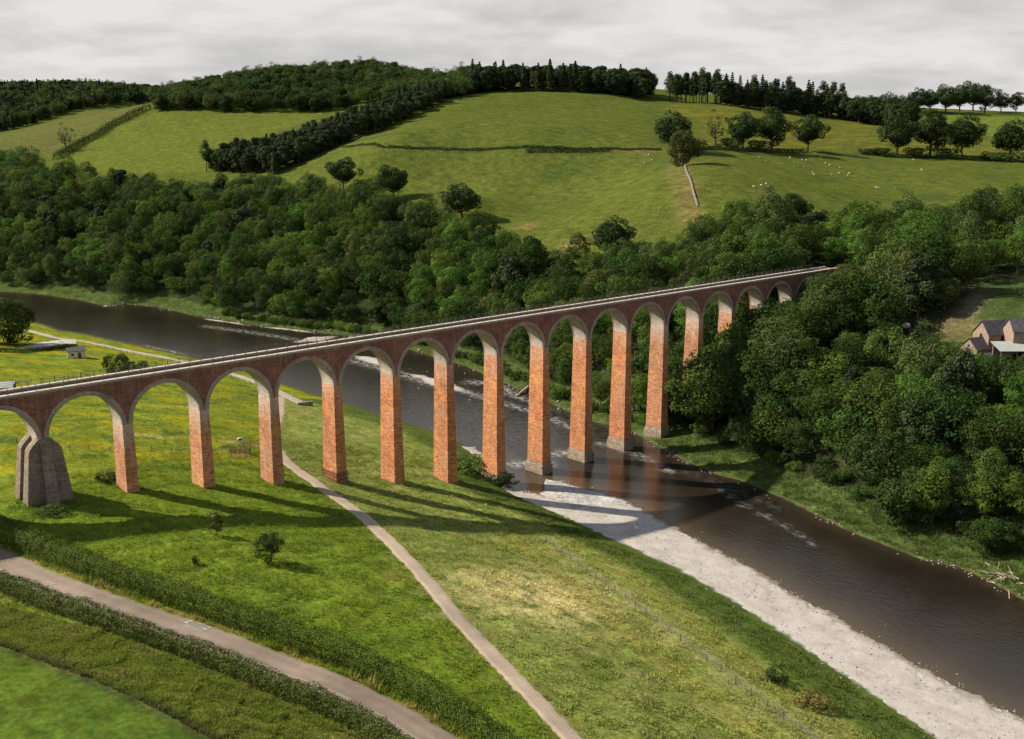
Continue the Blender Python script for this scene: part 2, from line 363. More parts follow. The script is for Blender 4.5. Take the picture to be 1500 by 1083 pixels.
ZONES = [(hp([(968, 153), (1050, 156), (1150, 166), (1250, 178), (1330, 195), (1500, 208), (1560, 215), (1560, 234), (1450, 235), (1250, 225), (1100, 219), (1010, 214), (985, 190)]), YELLOWF, 1.0),
         (hp([(1370, 168), (1500, 172), (1560, 175), (1560, 208), (1480, 205), (1400, 195)]), np.array([.095, .125, .022]), 1.0),
         (hp([(-40, 226), (0, 222), (70, 228), (130, 195), (215, 160), (225, 155), (150, 158), (70, 180), (-40, 208)]), np.array([.084, .088, .026]), 1.0),
         (hp([(85, 232), (150, 196), (225, 166), (480, 164), (410, 192), (330, 228), (300, 254), (100, 256)]), np.array([.088, .104, .019]), 1.0),
         (hp([(1400, 470), (1450, 412), (1560, 400), (1560, 470)]), np.array([.040, .060, .018]), 1.0),  # clearing behind the farm: tree shade darkened into the grass colour
         (hp([(1340, 500), (1400, 470), (1560, 470), (1560, 505)]), np.array([.11, .10, .035]), .7)]
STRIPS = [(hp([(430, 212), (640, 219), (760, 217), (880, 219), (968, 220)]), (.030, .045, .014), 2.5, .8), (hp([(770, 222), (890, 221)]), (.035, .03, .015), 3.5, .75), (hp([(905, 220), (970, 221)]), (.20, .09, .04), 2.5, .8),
          (hp([(995, 240), (1010, 290), (1022, 330)]), (.16, .10, .045), 4.0, .7), (hp([(980, 240), (990, 285), (1000, 330)]), (.13, .10, .04), 2.0, .6),
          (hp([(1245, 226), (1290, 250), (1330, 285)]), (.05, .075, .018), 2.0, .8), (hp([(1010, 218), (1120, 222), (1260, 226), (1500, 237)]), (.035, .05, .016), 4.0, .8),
          (hp([(968, 153), (960, 185), (968, 215)]), (.045, .06, .02), 2.5, .7),
          (hp([(1430, 425), (1420, 450), (1400, 472)]), (.12, .09, .055), 4.0, .8), (hp([(170, 636), (240, 640), (310, 645), (345, 648), (380, 654)]), (.34, .24, .12), 0.9, .8),
          (hp([(215, 592), (240, 596), (285, 597)]), (.30, .24, .11), 1.2, .5), (hp([(300, 590), (350, 583), (395, 577)]), (.045, .07, .016), 2.0, .8)]
SPOTS = [(hit(352, 668), 1.8, (.34, .22, .12), .9), (hit(768, 332), 5.0, (.26, .16, .07), .8), (hit(842, 358), 6.0, (.28, .18, .08), .8), (hit(578, 846), 1.8, (.30, .19, .08), .7),
         (hit(440, 604), 6.0, (.20, .17, .07), .6), (hit(125, 520), 6.0, (.16, .13, .035), .6), (hit(75, 745), 6, (.05, .09, .018), .7)]
Ct = tint(X, Y, sG, sR, sW)
nx, ny = X.shape
idx = np.arange(nx*ny).reshape(nx, ny)
Fq = np.stack([idx[:-1, :-1], idx[1:, :-1], idx[1:, 1:], idx[:-1, 1:]], -1).reshape(-1, 4)

# ------------------------------------------------------------------ materials
def newmat(name):
    m = bpy.data.materials.new(name); m.use_nodes = True; t = m.node_tree; t.nodes.clear()
    b = nd(t, 'ShaderNodeBsdfPrincipled'); o = nd(t, 'ShaderNodeOutputMaterial'); t.links.new(b.outputs[0], o.inputs[0])
    b.inputs['Roughness'].default_value = 0.85; b.inputs['Specular IOR Level'].default_value = 0.25
    return m, t, b
def posn(t): return nd(t, 'ShaderNodeNewGeometry').outputs['Position']
def bump(t, b, h, strength, dist):
    n = nd(t, 'ShaderNodeBump'); n.inputs['Strength'].default_value = strength; n.inputs['Distance'].default_value = dist
    t.links.new(h, n.inputs['Height']); t.links.new(n.outputs[0], b.inputs['Normal'])
def plain(name, col, rough=0.85, var=0.25, scale=3.0):
    m, t, b = newmat(name); p = posn(t)
    f = noise(t, p, scale, 4, 0.6); lo = tuple(c*(1-var) for c in col); hi = tuple(min(1, c*(1+var)) for c in col)
    t.links.new(ramp(t, f, [(0.3, lo), (0.7, hi)]), b.inputs['Base Color']); b.inputs['Roughness'].default_value = rough
    return m
def ground_mat():
    m, t, b = newmat('grassland'); p = posn(t)
    at_ = nd(t, 'ShaderNodeAttribute', attribute_name='tint')
    f1 = noise(t, p, 1.1, 5, 0.65); f2 = noise(t, p, 0.22, 4, 0.6, .3); f3 = noise(t, mapv(t, p, (0.6, 0.10, .3), (0, 0, math.radians(12))), 1.0, 4, .6)
    v = math_(t, 'MULTIPLY', ramp(t, f1, [(0.30, 0.58), (0.52, 1.0), (0.72, 1.38)]), ramp(t, f2, [(0.28, 0.72), (0.72, 1.28)]))
    v = math_(t, 'MULTIPLY', v, ramp(t, f3, [(0.32, 0.82), (0.68, 1.18)]))
    c = mixc(t, 1.0, at_.outputs['Color'], v, 'MULTIPLY')
    hs = nd(t, 'ShaderNodeHueSaturation'); t.links.new(c, hs.inputs['Color'])
    t.links.new(math_(t, 'ADD', 0.455, math_(t, 'MULTIPLY', noise(t, p, 0.5, 3), 0.09)), hs.inputs['Hue'])
    t.links.new(hs.outputs[0], b.inputs['Base Color']); b.inputs['Roughness'].default_value = 0.95; b.inputs['Specular IOR Level'].default_value = 0.0
    bump(t, b, math_(t, 'ADD', f1, f2), 0.5, 0.25); return m
def leaf_mat(name, col, trans=0.25, var=0.36, hue=0.035):
    m, t, b = newmat(name)
    a = nd(t, 'ShaderNodeAttribute', attribute_name='tone'); oi = nd(t, 'ShaderNodeObjectInfo')
    hs = nd(t, 'ShaderNodeHueSaturation'); hs.inputs['Color'].default_value = (*col, 1)
    t.links.new(math_(t, 'ADD', 0.5-hue*.35, math_(t, 'MULTIPLY', oi.outputs['Random'], 1.35*hue)), hs.inputs['Hue'])
    r2 = math_(t, 'FRACT', math_(t, 'MULTIPLY', oi.outputs['Random'], 7.31))
    t.links.new(math_(t, 'MULTIPLY', a.outputs['Fac'], math_(t, 'ADD', 1-var, math_(t, 'MULTIPLY', r2, 2*var))), hs.inputs['Value'])
    t.links.new(hs.outputs[0], b.inputs['Base Color']); b.inputs['Roughness'].default_value = 0.7; b.inputs['Specular IOR Level'].default_value = 0.06
    tr = nd(t, 'ShaderNodeBsdfTranslucent'); hs2 = mixc(t, 1.0, hs.outputs[0], (1.1, 1.15, 0.55), 'MULTIPLY'); t.links.new(hs2, tr.inputs[0])
    mx = nd(t, 'ShaderNodeMixShader'); mx.inputs[0].default_value = trans
    t.links.new(b.outputs[0], mx.inputs[1]); t.links.new(tr.outputs[0], mx.inputs[2])
    t.links.new(mx.outputs[0], [n_ for n_ in t.nodes if n_.type == 'OUTPUT_MATERIAL'][0].inputs[0]); return m
def tuft_mat():
    m, t, b = newmat('grass_blades')
    a = nd(t, 'ShaderNodeAttribute', attribute_name='tint')
    t.links.new(a.outputs['Color'], b.inputs['Base Color']); b.inputs['Roughness'].default_value = 0.8; b.inputs['Specular IOR Level'].default_value = 0.0
    tr = nd(t, 'ShaderNodeBsdfTranslucent'); t.links.new(a.outputs['Color'], tr.inputs[0])
    mx = nd(t, 'ShaderNodeMixShader'); mx.inputs[0].default_value = 0.35
    t.links.new(b.outputs[0], mx.inputs[1]); t.links.new(tr.outputs[0], mx.inputs[2])
    t.links.new(mx.outputs[0], [n_ for n_ in t.nodes if n_.type == 'OUTPUT_MATERIAL'][0].inputs[0]); return m
def masonry(name, c1, c2, mortar, bw, bh, pale=0.0, dark=.5, zs=31.7, weather=0.5):
    m, t, b = newmat(name); p = posn(t)
    s = nd(t, 'ShaderNodeSeparateXYZ'); t.links.new(p, s.inputs[0])
    cb = nd(t, 'ShaderNodeCombineXYZ'); t.links.new(math_(t, 'ADD', s.outputs[0], s.outputs[1]), cb.inputs[0]); t.links.new(s.outputs[2], cb.inputs[1])
    wob = nd(t, 'ShaderNodeVectorMath', operation='ADD'); t.links.new(cb.outputs[0], wob.inputs[0])
    nw = nd(t, 'ShaderNodeTexNoise'); nw.inputs['Scale'].default_value = 1.3; t.links.new(p, nw.inputs['Vector'])
    sc_ = nd(t, 'ShaderNodeVectorMath', operation='SCALE'); t.links.new(nw.outputs['Color'], sc_.inputs[0]); sc_.inputs['Scale'].default_value = 0.12
    t.links.new(sc_.outputs[0], wob.inputs[1])
    br = nd(t, 'ShaderNodeTexBrick'); t.links.new(wob.outputs[0], br.inputs['Vector'])
    br.inputs['Scale'].default_value = 1.0; br.inputs['Brick Width'].default_value = bw; br.inputs['Row Height'].default_value = bh
    br.inputs['Mortar Size'].default_value = bh*0.07; br.inputs['Bias'].default_value = -0.1
    br.inputs['Color1'].default_value = (*c1, 1); br.inputs['Color2'].default_value = (*c2, 1); br.inputs['Mortar'].default_value = (*mortar, 1)
    f1 = noise(t, p, 0.42, 5, 0.65); f2 = noise(t, mapv(t, p, (1, 1, 3.5)), 1.6, 4, 0.7); f3 = noise(t, mapv(t, p, (1.4, 1.4, .16)), 1.0, 4, .6)
    f4 = noise(t, mapv(t, p, (1, .2, .25)), .11, 3, .6); f1 = math_(t, 'ADD', math_(t, 'MULTIPLY', f1, .6), math_(t, 'MULTIPLY', f4, .4))
    v = math_(t, 'MULTIPLY', ramp(t, f1, [(0.34, 0.66), (0.66, 1.28)]), ramp(t, f2, [(0.33, 1-dark), (0.5, 1.0), (0.7, 1.2)]))
    c = mixc(t, 1.0, br.outputs['Color'], v, 'MULTIPLY')
    hs = nd(t, 'ShaderNodeHueSaturation'); t.links.new(c, hs.inputs['Color'])
    t.links.new(math_(t, 'ADD', 0.481, math_(t, 'MULTIPLY', noise(t, p, 0.22, 4), 0.042)), hs.inputs['Hue'])
    c = hs.outputs[0]
    # lime and lichen run-off
    c = mixc(t, math_(t, 'MULTIPLY', ramp(t, f3, [(0.52, 0.0), (0.72, 1.0)]), weather), c, (.34, .29, .24))
    if pale:
        hgt = ramp(t, math_(t, 'ADD', math_(t, 'DIVIDE', math_(t, 'SUBTRACT', s.outputs[2], zs-9.0), 10.0), math_(t, 'MULTIPLY', math_(t, 'SUBTRACT', f3, .5), 1.2)), [(0.35, 0.0), (1.0, 1.0)])
        c = mixc(t, math_(t, 'MULTIPLY', hgt, math_(t, 'MULTIPLY', pale, ramp(t, f2, [(0.35, 0.2), (0.6, 1.0)]))), c, (.52, .45, .38))
    vo = nd(t, 'ShaderNodeTexVoronoi'); vo.inputs['Scale'].default_value = 0.75; t.links.new(p, vo.inputs['Vector'])
    holes = ramp(t, vo.outputs['Distance'], [(0.10, 1.0), (0.14, 0.0)])
    c = mixc(t, math_(t, 'MULTIPLY', holes, 0.75), c, (.05, .035, .03))
    t.links.new(c, b.inputs['Base Color']); b.inputs['Roughness'].default_value = 0.9; b.inputs['Specular IOR Level'].default_value = 0.15
    bump(t, b, math_(t, 'ADD', f2, br.outputs['Fac']), 0.6, 0.12); return m
def water_mat():
    m, t, b = newmat('river'); p = posn(t)
    fo = nd(t, 'ShaderNodeAttribute', attribute_name='foam'); sh = nd(t, 'ShaderNodeAttribute', attribute_name='shallow')
    f0 = noise(t, p, 0.06, 3); f1 = noise(t, mapv(t, p, (1, .45, 1), (0, 0, math.radians(-8))), 0.9, 4, .65); f2 = noise(t, mapv(t, p, (1, .5, 1)), 3.0, 3, .6)
    c = ramp(t, f0, [(0.3, (.010, .0075, .005)), (0.7, (.020, .014, .009))])
    c = mixc(t, sh.outputs['Fac'], c, (.060, .040, .022))
    fm = math_(t, 'MULTIPLY', fo.outputs['Fac'], ramp(t, f1, [(0.42, 0.0), (0.60, 1.0)]))
    c = mixc(t, fm, c, (.42, .41, .39))
    t.links.new(c, b.inputs['Base Color']); b.inputs['IOR'].default_value = 1.33; b.inputs['Specular IOR Level'].default_value = 0.5
    t.links.new(math_(t, 'ADD', 0.13, math_(t, 'MULTIPLY', fm, 0.6)), b.inputs['Roughness'])
    bump(t, b, math_(t, 'ADD', f1, math_(t, 'MULTIPLY', f2, 0.4)), 0.5, 0.13); return m
def gravel_mat(name='gravel', a=(.27, .235, .195), c=(.40, .36, .31)):
    m, t, b = newmat(name); p = posn(t)
    vo = nd(t, 'ShaderNodeTexVoronoi'); vo.inputs['Scale'].default_value = 1.9; t.links.new(p, vo.inputs['Vector'])
    f = noise(t, p, 0.25, 4, .6); g = noise(t, p, 5, 3, .7)
    c_ = ramp(t, math_(t, 'ADD', math_(t, 'MULTIPLY', f, .6), math_(t, 'MULTIPLY', g, .4)), [(0.3, a), (0.65, c)])
    rgb = nd(t, 'ShaderNodeRGBToBW'); t.links.new(vo.outputs['Color'], rgb.inputs[0])
    c_ = mixc(t, 1.0, c_, ramp(t, rgb.outputs[0], [(0.06, .66), (0.22, .97), (.9, 1.04)]), 'MULTIPLY')
    sz = nd(t, 'ShaderNodeSeparateXYZ'); t.links.new(p, sz.inputs[0])
    wet = ramp(t, math_(t, 'ADD', sz.outputs[2], math_(t, 'MULTIPLY', math_(t, 'SUBTRACT', g, .5), .12)), [(0.02, (.42, .36, .30)), (0.16, (1, 1, 1))])
    c_ = mixc(t, 1.0, c_, wet, 'MULTIPLY')
    band = noise(t, mapv(t, p, (.5, .12, 1), (0, 0, math.radians(-18))), 1.0, 4, .6); c_ = mixc(t, math_(t, 'MULTIPLY', ramp(t, band, [(.5, 0.0), (.72, 1.0)]), .45), c_, (.21, .18, .145))
    t.links.new(c_, b.inputs['Base Color']); bump(t, b, math_(t, 'ADD', vo.outputs['Distance'], g), .3, .10); return m
def track_mat(name, c1, c2, stripe=None):
    m, t, b = newmat(name); p = posn(t)
    u = nd(t, 'ShaderNodeAttribute', attribute_name='across')
    f = noise(t, p, 0.8, 5, .65); g = noise(t, p, 6, 3, .7); big = noise(t, p, .12, 3)
    c = ramp(t, math_(t, 'ADD', math_(t, 'MULTIPLY', f, .6), math_(t, 'MULTIPLY', g, .4)), [(0.3, c1), (0.7, c2)])
    c = mixc(t, 1.0, c, ramp(t, big, [(.3, .80), (.7, 1.16)]), 'MULTIPLY'); c = mixc(t, 1.0, c, ramp(t, math_(t, 'ADD', u.outputs['Fac'], math_(t, 'MULTIPLY', math_(t, 'SUBTRACT', f, .5), .1)), [(0.04, .82), (.16, 1.06), (.30, .88), (.5, 1.05), (.70, .88), (.84, 1.06), (.96, .82)]), 'MULTIPLY')
    if stripe: c = mixc(t, math_(t, 'MULTIPLY', ramp(t, math_(t, 'ADD', u.outputs['Fac'], math_(t, 'MULTIPLY', math_(t, 'SUBTRACT', f, .5), .12)), stripe[0]), stripe[2]), c, stripe[1])
    t.links.new(c, b.inputs['Base Color']); bump(t, b, g, .3, .03); return m
M = dict(
 ground=ground_mat(), water=water_mat(), gravel=gravel_mat(), tuft=tuft_mat(),
 brick=masonry('red_brick', (.62, .225, .068), (.34, .105, .052), (.44, .27, .17), 1.0, .33, 0.45, .62, weather=.5),
 brick_pale=masonry('limewashed_brick', (.56, .23, .085), (.33, .115, .062), (.42, .30, .21), 1.0, .33, 1.0, .55, weather=.5),
 spandrel=masonry('spandrel_brick', (.28, .105, .070), (.17, .070, .053), (.20, .14, .11), 1.1, .33, 0, .5, weather=.45),  # pier brick again, with the shade on it darkened into the colour
 ring=masonry('arch_ring_stone', (.42, .32, .25), (.32, .235, .18), (.17, .125, .10), .5, .4, 0, .35, weather=.5),
 soffit=masonry('lime_stained_soffit', (.50, .43, .36), (.42, .35, .29), (.40, .34, .28), .8, .28, 0, .3, weather=.5),  # pale masonry colour over the whole soffit
 stone=masonry('grey_whin_stone', (.29, .225, .165), (.185, .138, .098), (.12, .095, .07), .75, .34, 0, .5, weather=.35),
 stone_lit=masonry('plinth_stone', (.36, .27, .19), (.24, .16, .11), (.15, .12, .10), .9, .42, 0, .55, weather=.4),  # paler masonry for plinths and the wall ending the track
 coping=plain('coping_stone', (.44, .385, .31), .85, .2, 1.2), deck=plain('deck_ballast', (.085, .075, .055), .95, .5, .8),
 iron=plain('railing_iron', (.10, .085, .07), .6, .2), rust=plain('rusty_iron', (.16, .07, .04), .7, .3), post=plain('weathered_fence_wood', (.16, .13, .10), .9, .3), wire=plain('wire', (.25, .24, .22), .5, .1),
 bark=plain('bark', (.085, .065, .045), .95, .35, 2.0), palebark=plain('pale_bark', (.28, .23, .16), .95, .3, 2.0), drift=plain('driftwood', (.33, .26, .185), .9, .25, 1.5),
 path=track_mat('path_dust', (.27, .205, .142), (.37, .29, .205), ([(0.40, 0), (0.5, 1), (0.60, 0)], (.21, .17, .125), .5)),
 road=track_mat('worn_tarmac', (.17, .128, .092), (.235, .178, .13), ([(0.27, 1), (0.31, 0)], (.26, .21, .155), .55)),
 track=track_mat('track_dust', (.27, .215, .16), (.36, .295, .23)), apron=track_mat('concrete', (.34, .31, .28), (.45, .42, .38)),
 paint=plain('road_paint', (.38, .345, .30), .7, .35, 4.0), cream=plain('cream_boards', (.62, .52, .36), .8, .08), slate=plain('slate', (.075, .065, .07), .7, .3, 1.0), felt=plain('roof_felt', (.085, .07, .065), .9, .2),
 tin=plain('grey_sheet_roof', (.30, .30, .27), .6, .15, .8), sand=plain('red_sandstone', (.24, .17, .125), .9, .25, 1.5), white=plain('white_render', (.78, .76, .72), .8, .06), darkin=plain('dark_interior', (.02, .018, .016), .9, .1), wool=plain('wool', (.50, .46, .40), .95, .1), black=plain('black_hide', (.02, .02, .02), .8, .1), fence=plain('rusty_pen', (.17, .085, .05), .8, .3),
 leafA=leaf_mat('leaf_mid', (.060, .090, .019), .3), leafB=leaf_mat('leaf_dark', (.036, .058, .014), .28), leafC=leaf_mat('leaf_fresh', (.092, .136, .024), .32), leafD=leaf_mat('leaf_olive', (.080, .096, .030), .3), leafE=leaf_mat('leaf_buff', (.150, .128, .058)),
 pine=leaf_mat('needles', (.042, .058, .022), .1, .25, .015), hedge=leaf_mat('hedge_leaf', (.095, .140, .021), .22), hedge2=leaf_mat('hedge_leaf_dark', (.095, .115, .023), .22), oak=leaf_mat('oak_leaf', (.036, .054, .016), .2, .2), copper=leaf_mat('dead_bracken', (.10, .065, .022), .2))

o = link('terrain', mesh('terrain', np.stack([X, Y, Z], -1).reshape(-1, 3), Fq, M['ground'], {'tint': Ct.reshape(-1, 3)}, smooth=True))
tag(o, 'grass meadows and green hill fields around the river', 'ground', kind='structure')
# water
wx = np.arange(-260, 320, 2.2); wy = np.concatenate([np.arange(-330, 140, 2.2), np.arange(140, 560, 4)])
WX, WY = np.meshgrid(wx, wy, indexing='ij')
wr = bil(sR, WX, WY); ww_ = bil(sW, WX, WY); wg_ = bil(sG, WX, WY)
near = (wr < 6) & (wg_ < 6)
shal = np.clip(1-(-ww_)/11.0, 0, 1)**1.6*0.9*(WY < 20)+np.clip(1-(-wr)/4.0, 0, 1)*.35
foam = np.zeros(WX.shape)
for L, wd, k in (([(1050, 715), (1085, 738), (1130, 760), (1165, 780), (1192, 797)], 0.45, .45), ([(640, 560), (700, 580), (735, 590), (800, 610), (850, 632)], 1.6, .65), ([(745, 577), (770, 585), (800, 600)], 1.2, .9), ([(755, 680), (780, 678), (800, 680)], 2.2, 1.0),
                 ([(815, 665), (835, 662)], 2.0, .9), ([(880, 650), (905, 655), (945, 672), (980, 690)], 1.2, .6), ([(690, 560), (720, 562), (745, 575)], 2.5, .7), ([(480, 520), (560, 540), (640, 565)], 2.5, .5), ([(210, 508), (265, 520)], 1.6, .8), ([(300, 478), (360, 486), (430, 497)], 2.0, .5), ([(1000, 690), (1080, 720), (1140, 745)], 2.0, .08)):
    foam = np.maximum(foam, k*np.exp(-(dist_poly(WX, WY, gp(L))/wd)**2))
foam = np.maximum(foam, .06*np.exp(-((WY-40)/45.0)**2))
keep = near[:-1, :-1] | near[1:, 1:] | near[:-1, 1:] | near[1:, :-1]
wi = np.arange(WX.size).reshape(WX.shape)
Wf = np.stack([wi[:-1, :-1], wi[1:, :-1], wi[1:, 1:], wi[:-1, 1:]], -1)[keep]
o = link('river_water', mesh('river_water', np.stack([WX, WY, np.zeros(WX.shape)], -1).reshape(-1, 3), Wf, M['water'], {'foam': foam.ravel(), 'shallow': np.clip(shal, 0, 1).ravel()}, smooth=True))
tag(o, 'dark brown river flowing under the viaduct', 'river', kind='structure')
# ribbons laid over the ground
def ribbon(name, P, wd, mat, lift=0.06, nacross=7, label=None, cat=None, taper=None, jag=0.26):
    P = np.asarray(P); T = np.gradient(P, axis=0); T /= np.hypot(*T.T)[:, None]+1e-9; N = np.stack([-T[:, 1], T[:, 0]], 1)
    r = np.random.default_rng(len(P)); V = []; A = []
    for k in range(nacross):
        u = k/(nacross-1); off = (u-0.5)*wd*np.ones(len(P))
        if k in (0, nacross-1): off = off+r.uniform(-jag, jag, len(P))
        q = P+N*off[:, None]; z = np.maximum.reduce([H(q[:, 0]+a, q[:, 1]+b_) for a, b_ in ((0, 0), (.4, 0), (-.4, 0), (0, .4), (0, -.4))])+lift
        if k in (0, nacross-1): z = H(q[:, 0], q[:, 1])-0.05
        V.append(np.c_[q, z]); A.append(np.full(len(P), u))
    V = np.stack(V, 1).reshape(-1, 3); A = np.stack(A, 1).ravel(); n_ = len(P)
    ii = np.arange(n_*nacross).reshape(n_, nacross)
    F = np.stack([ii[:-1, :-1], ii[:-1, 1:], ii[1:, 1:], ii[1:, :-1]], -1).reshape(-1, 4)[:, ::-1]
    o = link(name, mesh(name, V, F, mat, {'across': A}, smooth=True)); tag(o, label, cat, kind='structure'); return o
ribbon('footpath', PATH, 3.1, M['path'], label='pale dusty footpath running from the viaduct to the front', cat='path')
road = ribbon('road', ROAD, 6.2, M['road'], label='narrow worn road between two hedges', cat='road')
TRK = resample(hits([(-40, 484), (40, 484), (80, 495), (128, 501), (180, 512), (230, 522), (272, 530), (345, 549), (385, 563), (420, 580), (446, 593)])[:, :2], 1.0)
ribbon('track', TRK, 4.2, M['track'], label='pale riverside track behind the viaduct', cat='path')
# gravel bank
gs = resample(np.array(GEw)[:20], 0.8); ws = resample(np.array(WLw)[:22], 0.8)
def gravel_sheet():
    jj = rng.normal(0, .25, len(gs)); V = []; m_ = 16
    for i, g in enumerate(gs):
        if g[1] < -330 or g[1] > 30: continue
        d = np.hypot(*(ws-g).T); k = int(np.argmin(d)); b = ws[k]; v = (b-g); L = np.hypot(*v); v = v/(L+1e-6)
        a0 = g-v*(0.2+jj[i]); b0 = b+v*(0.8+abs(rng.normal(0, .5)))
        for u in np.linspace(0, 1, m_):
            q = a0*(1-u)+b0*u; q = q+v*(1-abs(2*u-1))*0+v*float(fbm(np.array([g[1]]), np.array([3.0*u]), 11, 77, 3)[0])*(1.3*u+.5*(1-u)); V.append((q[0], q[1], max(float(H(q[0], q[1])), -.05)+.05-(0.15 if u in (0.0, 1.0) else 0)+.10*float(fbm(np.array([q[0]]), np.array([q[1]]), 6, 78, 3)[0])*u+rng.normal(0, .02)))
    V = np.array(V); n_ = len(V)//m_; ii = np.arange(n_*m_).reshape(n_, m_)
    return V, np.stack([ii[:-1, :-1], ii[:-1, 1:], ii[1:, 1:], ii[1:, :-1]], -1).reshape(-1, 4)
gv, gf = gravel_sheet()
tag(link('gravel_bank', mesh('gravel_bank', gv, gf, M['gravel'], smooth=True)), 'long pale gravel bank along the near side of the river', 'gravel', kind='structure')
def bar_isle(pxs, name='gravel_bar', h=.28):
    P = resample(np.array(gp(pxs)), 1.0); wds = np.sin(np.linspace(0.05, math.pi-.05, len(P)))
    return P, wds
def isle(pxs, wd, label, h=.3, seed=1):
    P, t_ = bar_isle(pxs); r = np.random.default_rng(seed); T = np.gradient(P, axis=0); T /= np.hypot(*T.T)[:, None]; N = np.stack([-T[:, 1], T[:, 0]], 1); V = []
    us = np.linspace(-1, 1, 9)
    sm = np.convolve(r.normal(0, 1, len(P)+8), np.ones(5)/5, 'same')[:len(P)]
    for k, u in enumerate(us):
        q = P+N*(u*wd/2*t_*(1+.45*sm))[:, None]+r.normal(0, .2, P.shape); V.append(np.c_[q, h*(1-u*u)*t_*(1+.3*sm)-.06])
    V = np.stack(V, 1).reshape(-1, 3); ii = np.arange(len(V)).reshape(len(P), 9)
    tag(link('gravel_bar', mesh('gravel_bar', V, np.stack([ii[:-1, :-1], ii[:-1, 1:], ii[1:, 1:], ii[1:, :-1]], -1).reshape(-1, 4), M['gravel'], smooth=True)), label, 'gravel', kind='structure')
isle([(515, 520), (550, 529), (590, 541)], 9, 'white shingle bar in the river seen under the arch', seed=2)
isle([(585, 545), (620, 553), (660, 568), (705, 580)], 7, 'long white shingle bar in mid river', seed=3)
isle([(425, 503), (455, 498), (500, 492)], 10, 'pale shingle bar above the viaduct deck', seed=4)
isle([(380, 479), (425, 483), (470, 489)], 3.5, 'thin shingle spit along the far bank', seed=5)
isle([(150, 450), (165, 446), (176, 444)], 4, 'small sandy spit on the far bank', seed=6)
isle([(290, 466), (340, 473), (375, 479)], 3.0, 'strip of pale stones along the far bank', seed=7)
# painted letters and dashes on the road
def on_road(s, off, lift=.10):
    i = np.clip(int(s), 1, len(ROAD)-2); f = s-int(s); p = ROAD[i]*(1-f)+ROAD[i+1]*f; t_ = ROAD[i+1]-ROAD[i-1]; t_ = t_/np.hypot(*t_); n_ = np.array([-t_[1], t_[0]])
    q = p+n_*off; return (q[0], q[1], float(max(H(q[0]+a, q[1]+b_) for a, b_ in ((0, 0), (.4, 0), (-.4, 0), (0, .4), (0, -.4))))+lift)
pm = hit(283, 921); s0 = float(np.argmin(np.hypot(*(ROAD-pm[:2]).T)))
tcu = bpy.data.curves.new('slow', 'FONT'); tcu.body = 'SLOW'; tob = bpy.data.objects.new('slow', tcu); COL.objects.link(tob)
bpy.context.view_layer.update()
tm = bpy.data.meshes.new_from_object(tob.evaluated_get(bpy.context.evaluated_depsgraph_get())); bpy.data.objects.remove(tob)
tv = np.array([v.co[:] for v in tm.vertices]); tv[:, 0] = (tv[:, 0]-tv[:, 0].min())/np.ptp(tv[:, 0]); tv[:, 1] = (tv[:, 1]-tv[:, 1].min())/np.ptp(tv[:, 1])
V = [on_road(s0-1.9+v[1]*3.8, 2.55-v[0]*2.2) for v in tv]
for v, c in zip(tm.vertices, V): v.co = c
tm.materials.clear(); tm.materials.append(M['paint']); o = link('painted_word', tm, road); tag(o, 'white letters SLOW painted on the road')
for k in (-9, -5, 6, 9, 12):
    s = s0+k*6+3.0
    if 3 < s < len(ROAD)-6 and abs(k*6+3) > 0:
        b = MB(); q = [on_road(s, -.04), on_road(s, .04), on_road(s+2.0, .05), on_road(s+2.0, -.05)]; b.add(q, [(0, 3, 2, 1)]); b.build('centre_dash', M['paint'], road)

# ------------------------------------------------------------------ viaduct
PT, TH, ZS, WD, RAD = 14.8, 1.91, 31.7, 4.55, 6.445
ZT = ZS+8.62; BAT = 0.016
via = thing('viaduct', (96, WD/2, 0), 'tall red brick railway viaduct of many round arches crossing the river', 'viaduct')
org = (96, WD/2, 0)
def pier(i):
    xc = i*PT; gz = float(min(H(xc+a, b_) for a in (-1.5, 1.5) for b_ in (0, WD))); river = 7 <= i <= 11
    zb_ = gz-1.2; zt = ZS
    def q(z, g=0.0):
        e = BAT*(ZS-z)+g; return [(xc-TH/2-e, -e, z), (xc+TH/2+e, -e, z), (xc+TH/2+e, WD+e, z), (xc-TH/2-e, WD+e, z)]
    b = MB(); zs = np.linspace(zb_, zt, 6)
    for a, c in zip(zs[:-1], zs[1:]): b.hexa(q(a), q(c))
    V = []; F = []
    for z in zs: V += q(z)
    for k in range(len(zs)-1):
        for j in range(4): F.append((k*4+j, k*4+(j+1) % 4, (k+1)*4+(j+1) % 4, (k+1)*4+j))
    F += [(3, 2, 1, 0), tuple((len(zs)-1)*4+j for j in range(4))]
    b = MB(); b.add(V, F)
    o = b.build('pier', M['brick_pale'] if i in (1, 2, 3, 11, 12, 15, 16) else M['brick'], via, (xc, WD/2, zb_))
    if river:
        top = max(gz, 0)+2.9; m = MB(); m.hexa(q(-1.5, .36), q(top-.8, .33)); m.hexa(q(top-.797, .20), q(top, .08))
        pl = m.build('plinth', M['stone_lit'], o, (xc, WD/2, zb_)); pl.location = (0, 0, 0)
    if i == 4:                                           # iron hoops and bars round the foot
        m = MB(); g = gz
        for zz_ in (g+.5, g+1.3, g+2.1, g+2.7):
            p = q(zz_, .16)
            for j in range(4): m.bar(p[j], p[(j+1) % 4], .10, .12)
        for j in range(4):
            for u in np.linspace(0, 1, 6):
                p = q(g-.2, .16); p2 = q(g+2.9, .16)
                m.bar(np.array(p[j])*(1-u)+np.array(p[(j+1) % 4])*u, np.array(p2[j])*(1-u)+np.array(p2[(j+1) % 4])*u, .09)
        c = m.build('foot_cage', M['rust'], o, (xc, WD/2, zb_)); c.location = (0, 0, 0)
    return o
for i in range(-2, 17):
    if i != 0: pier(i)
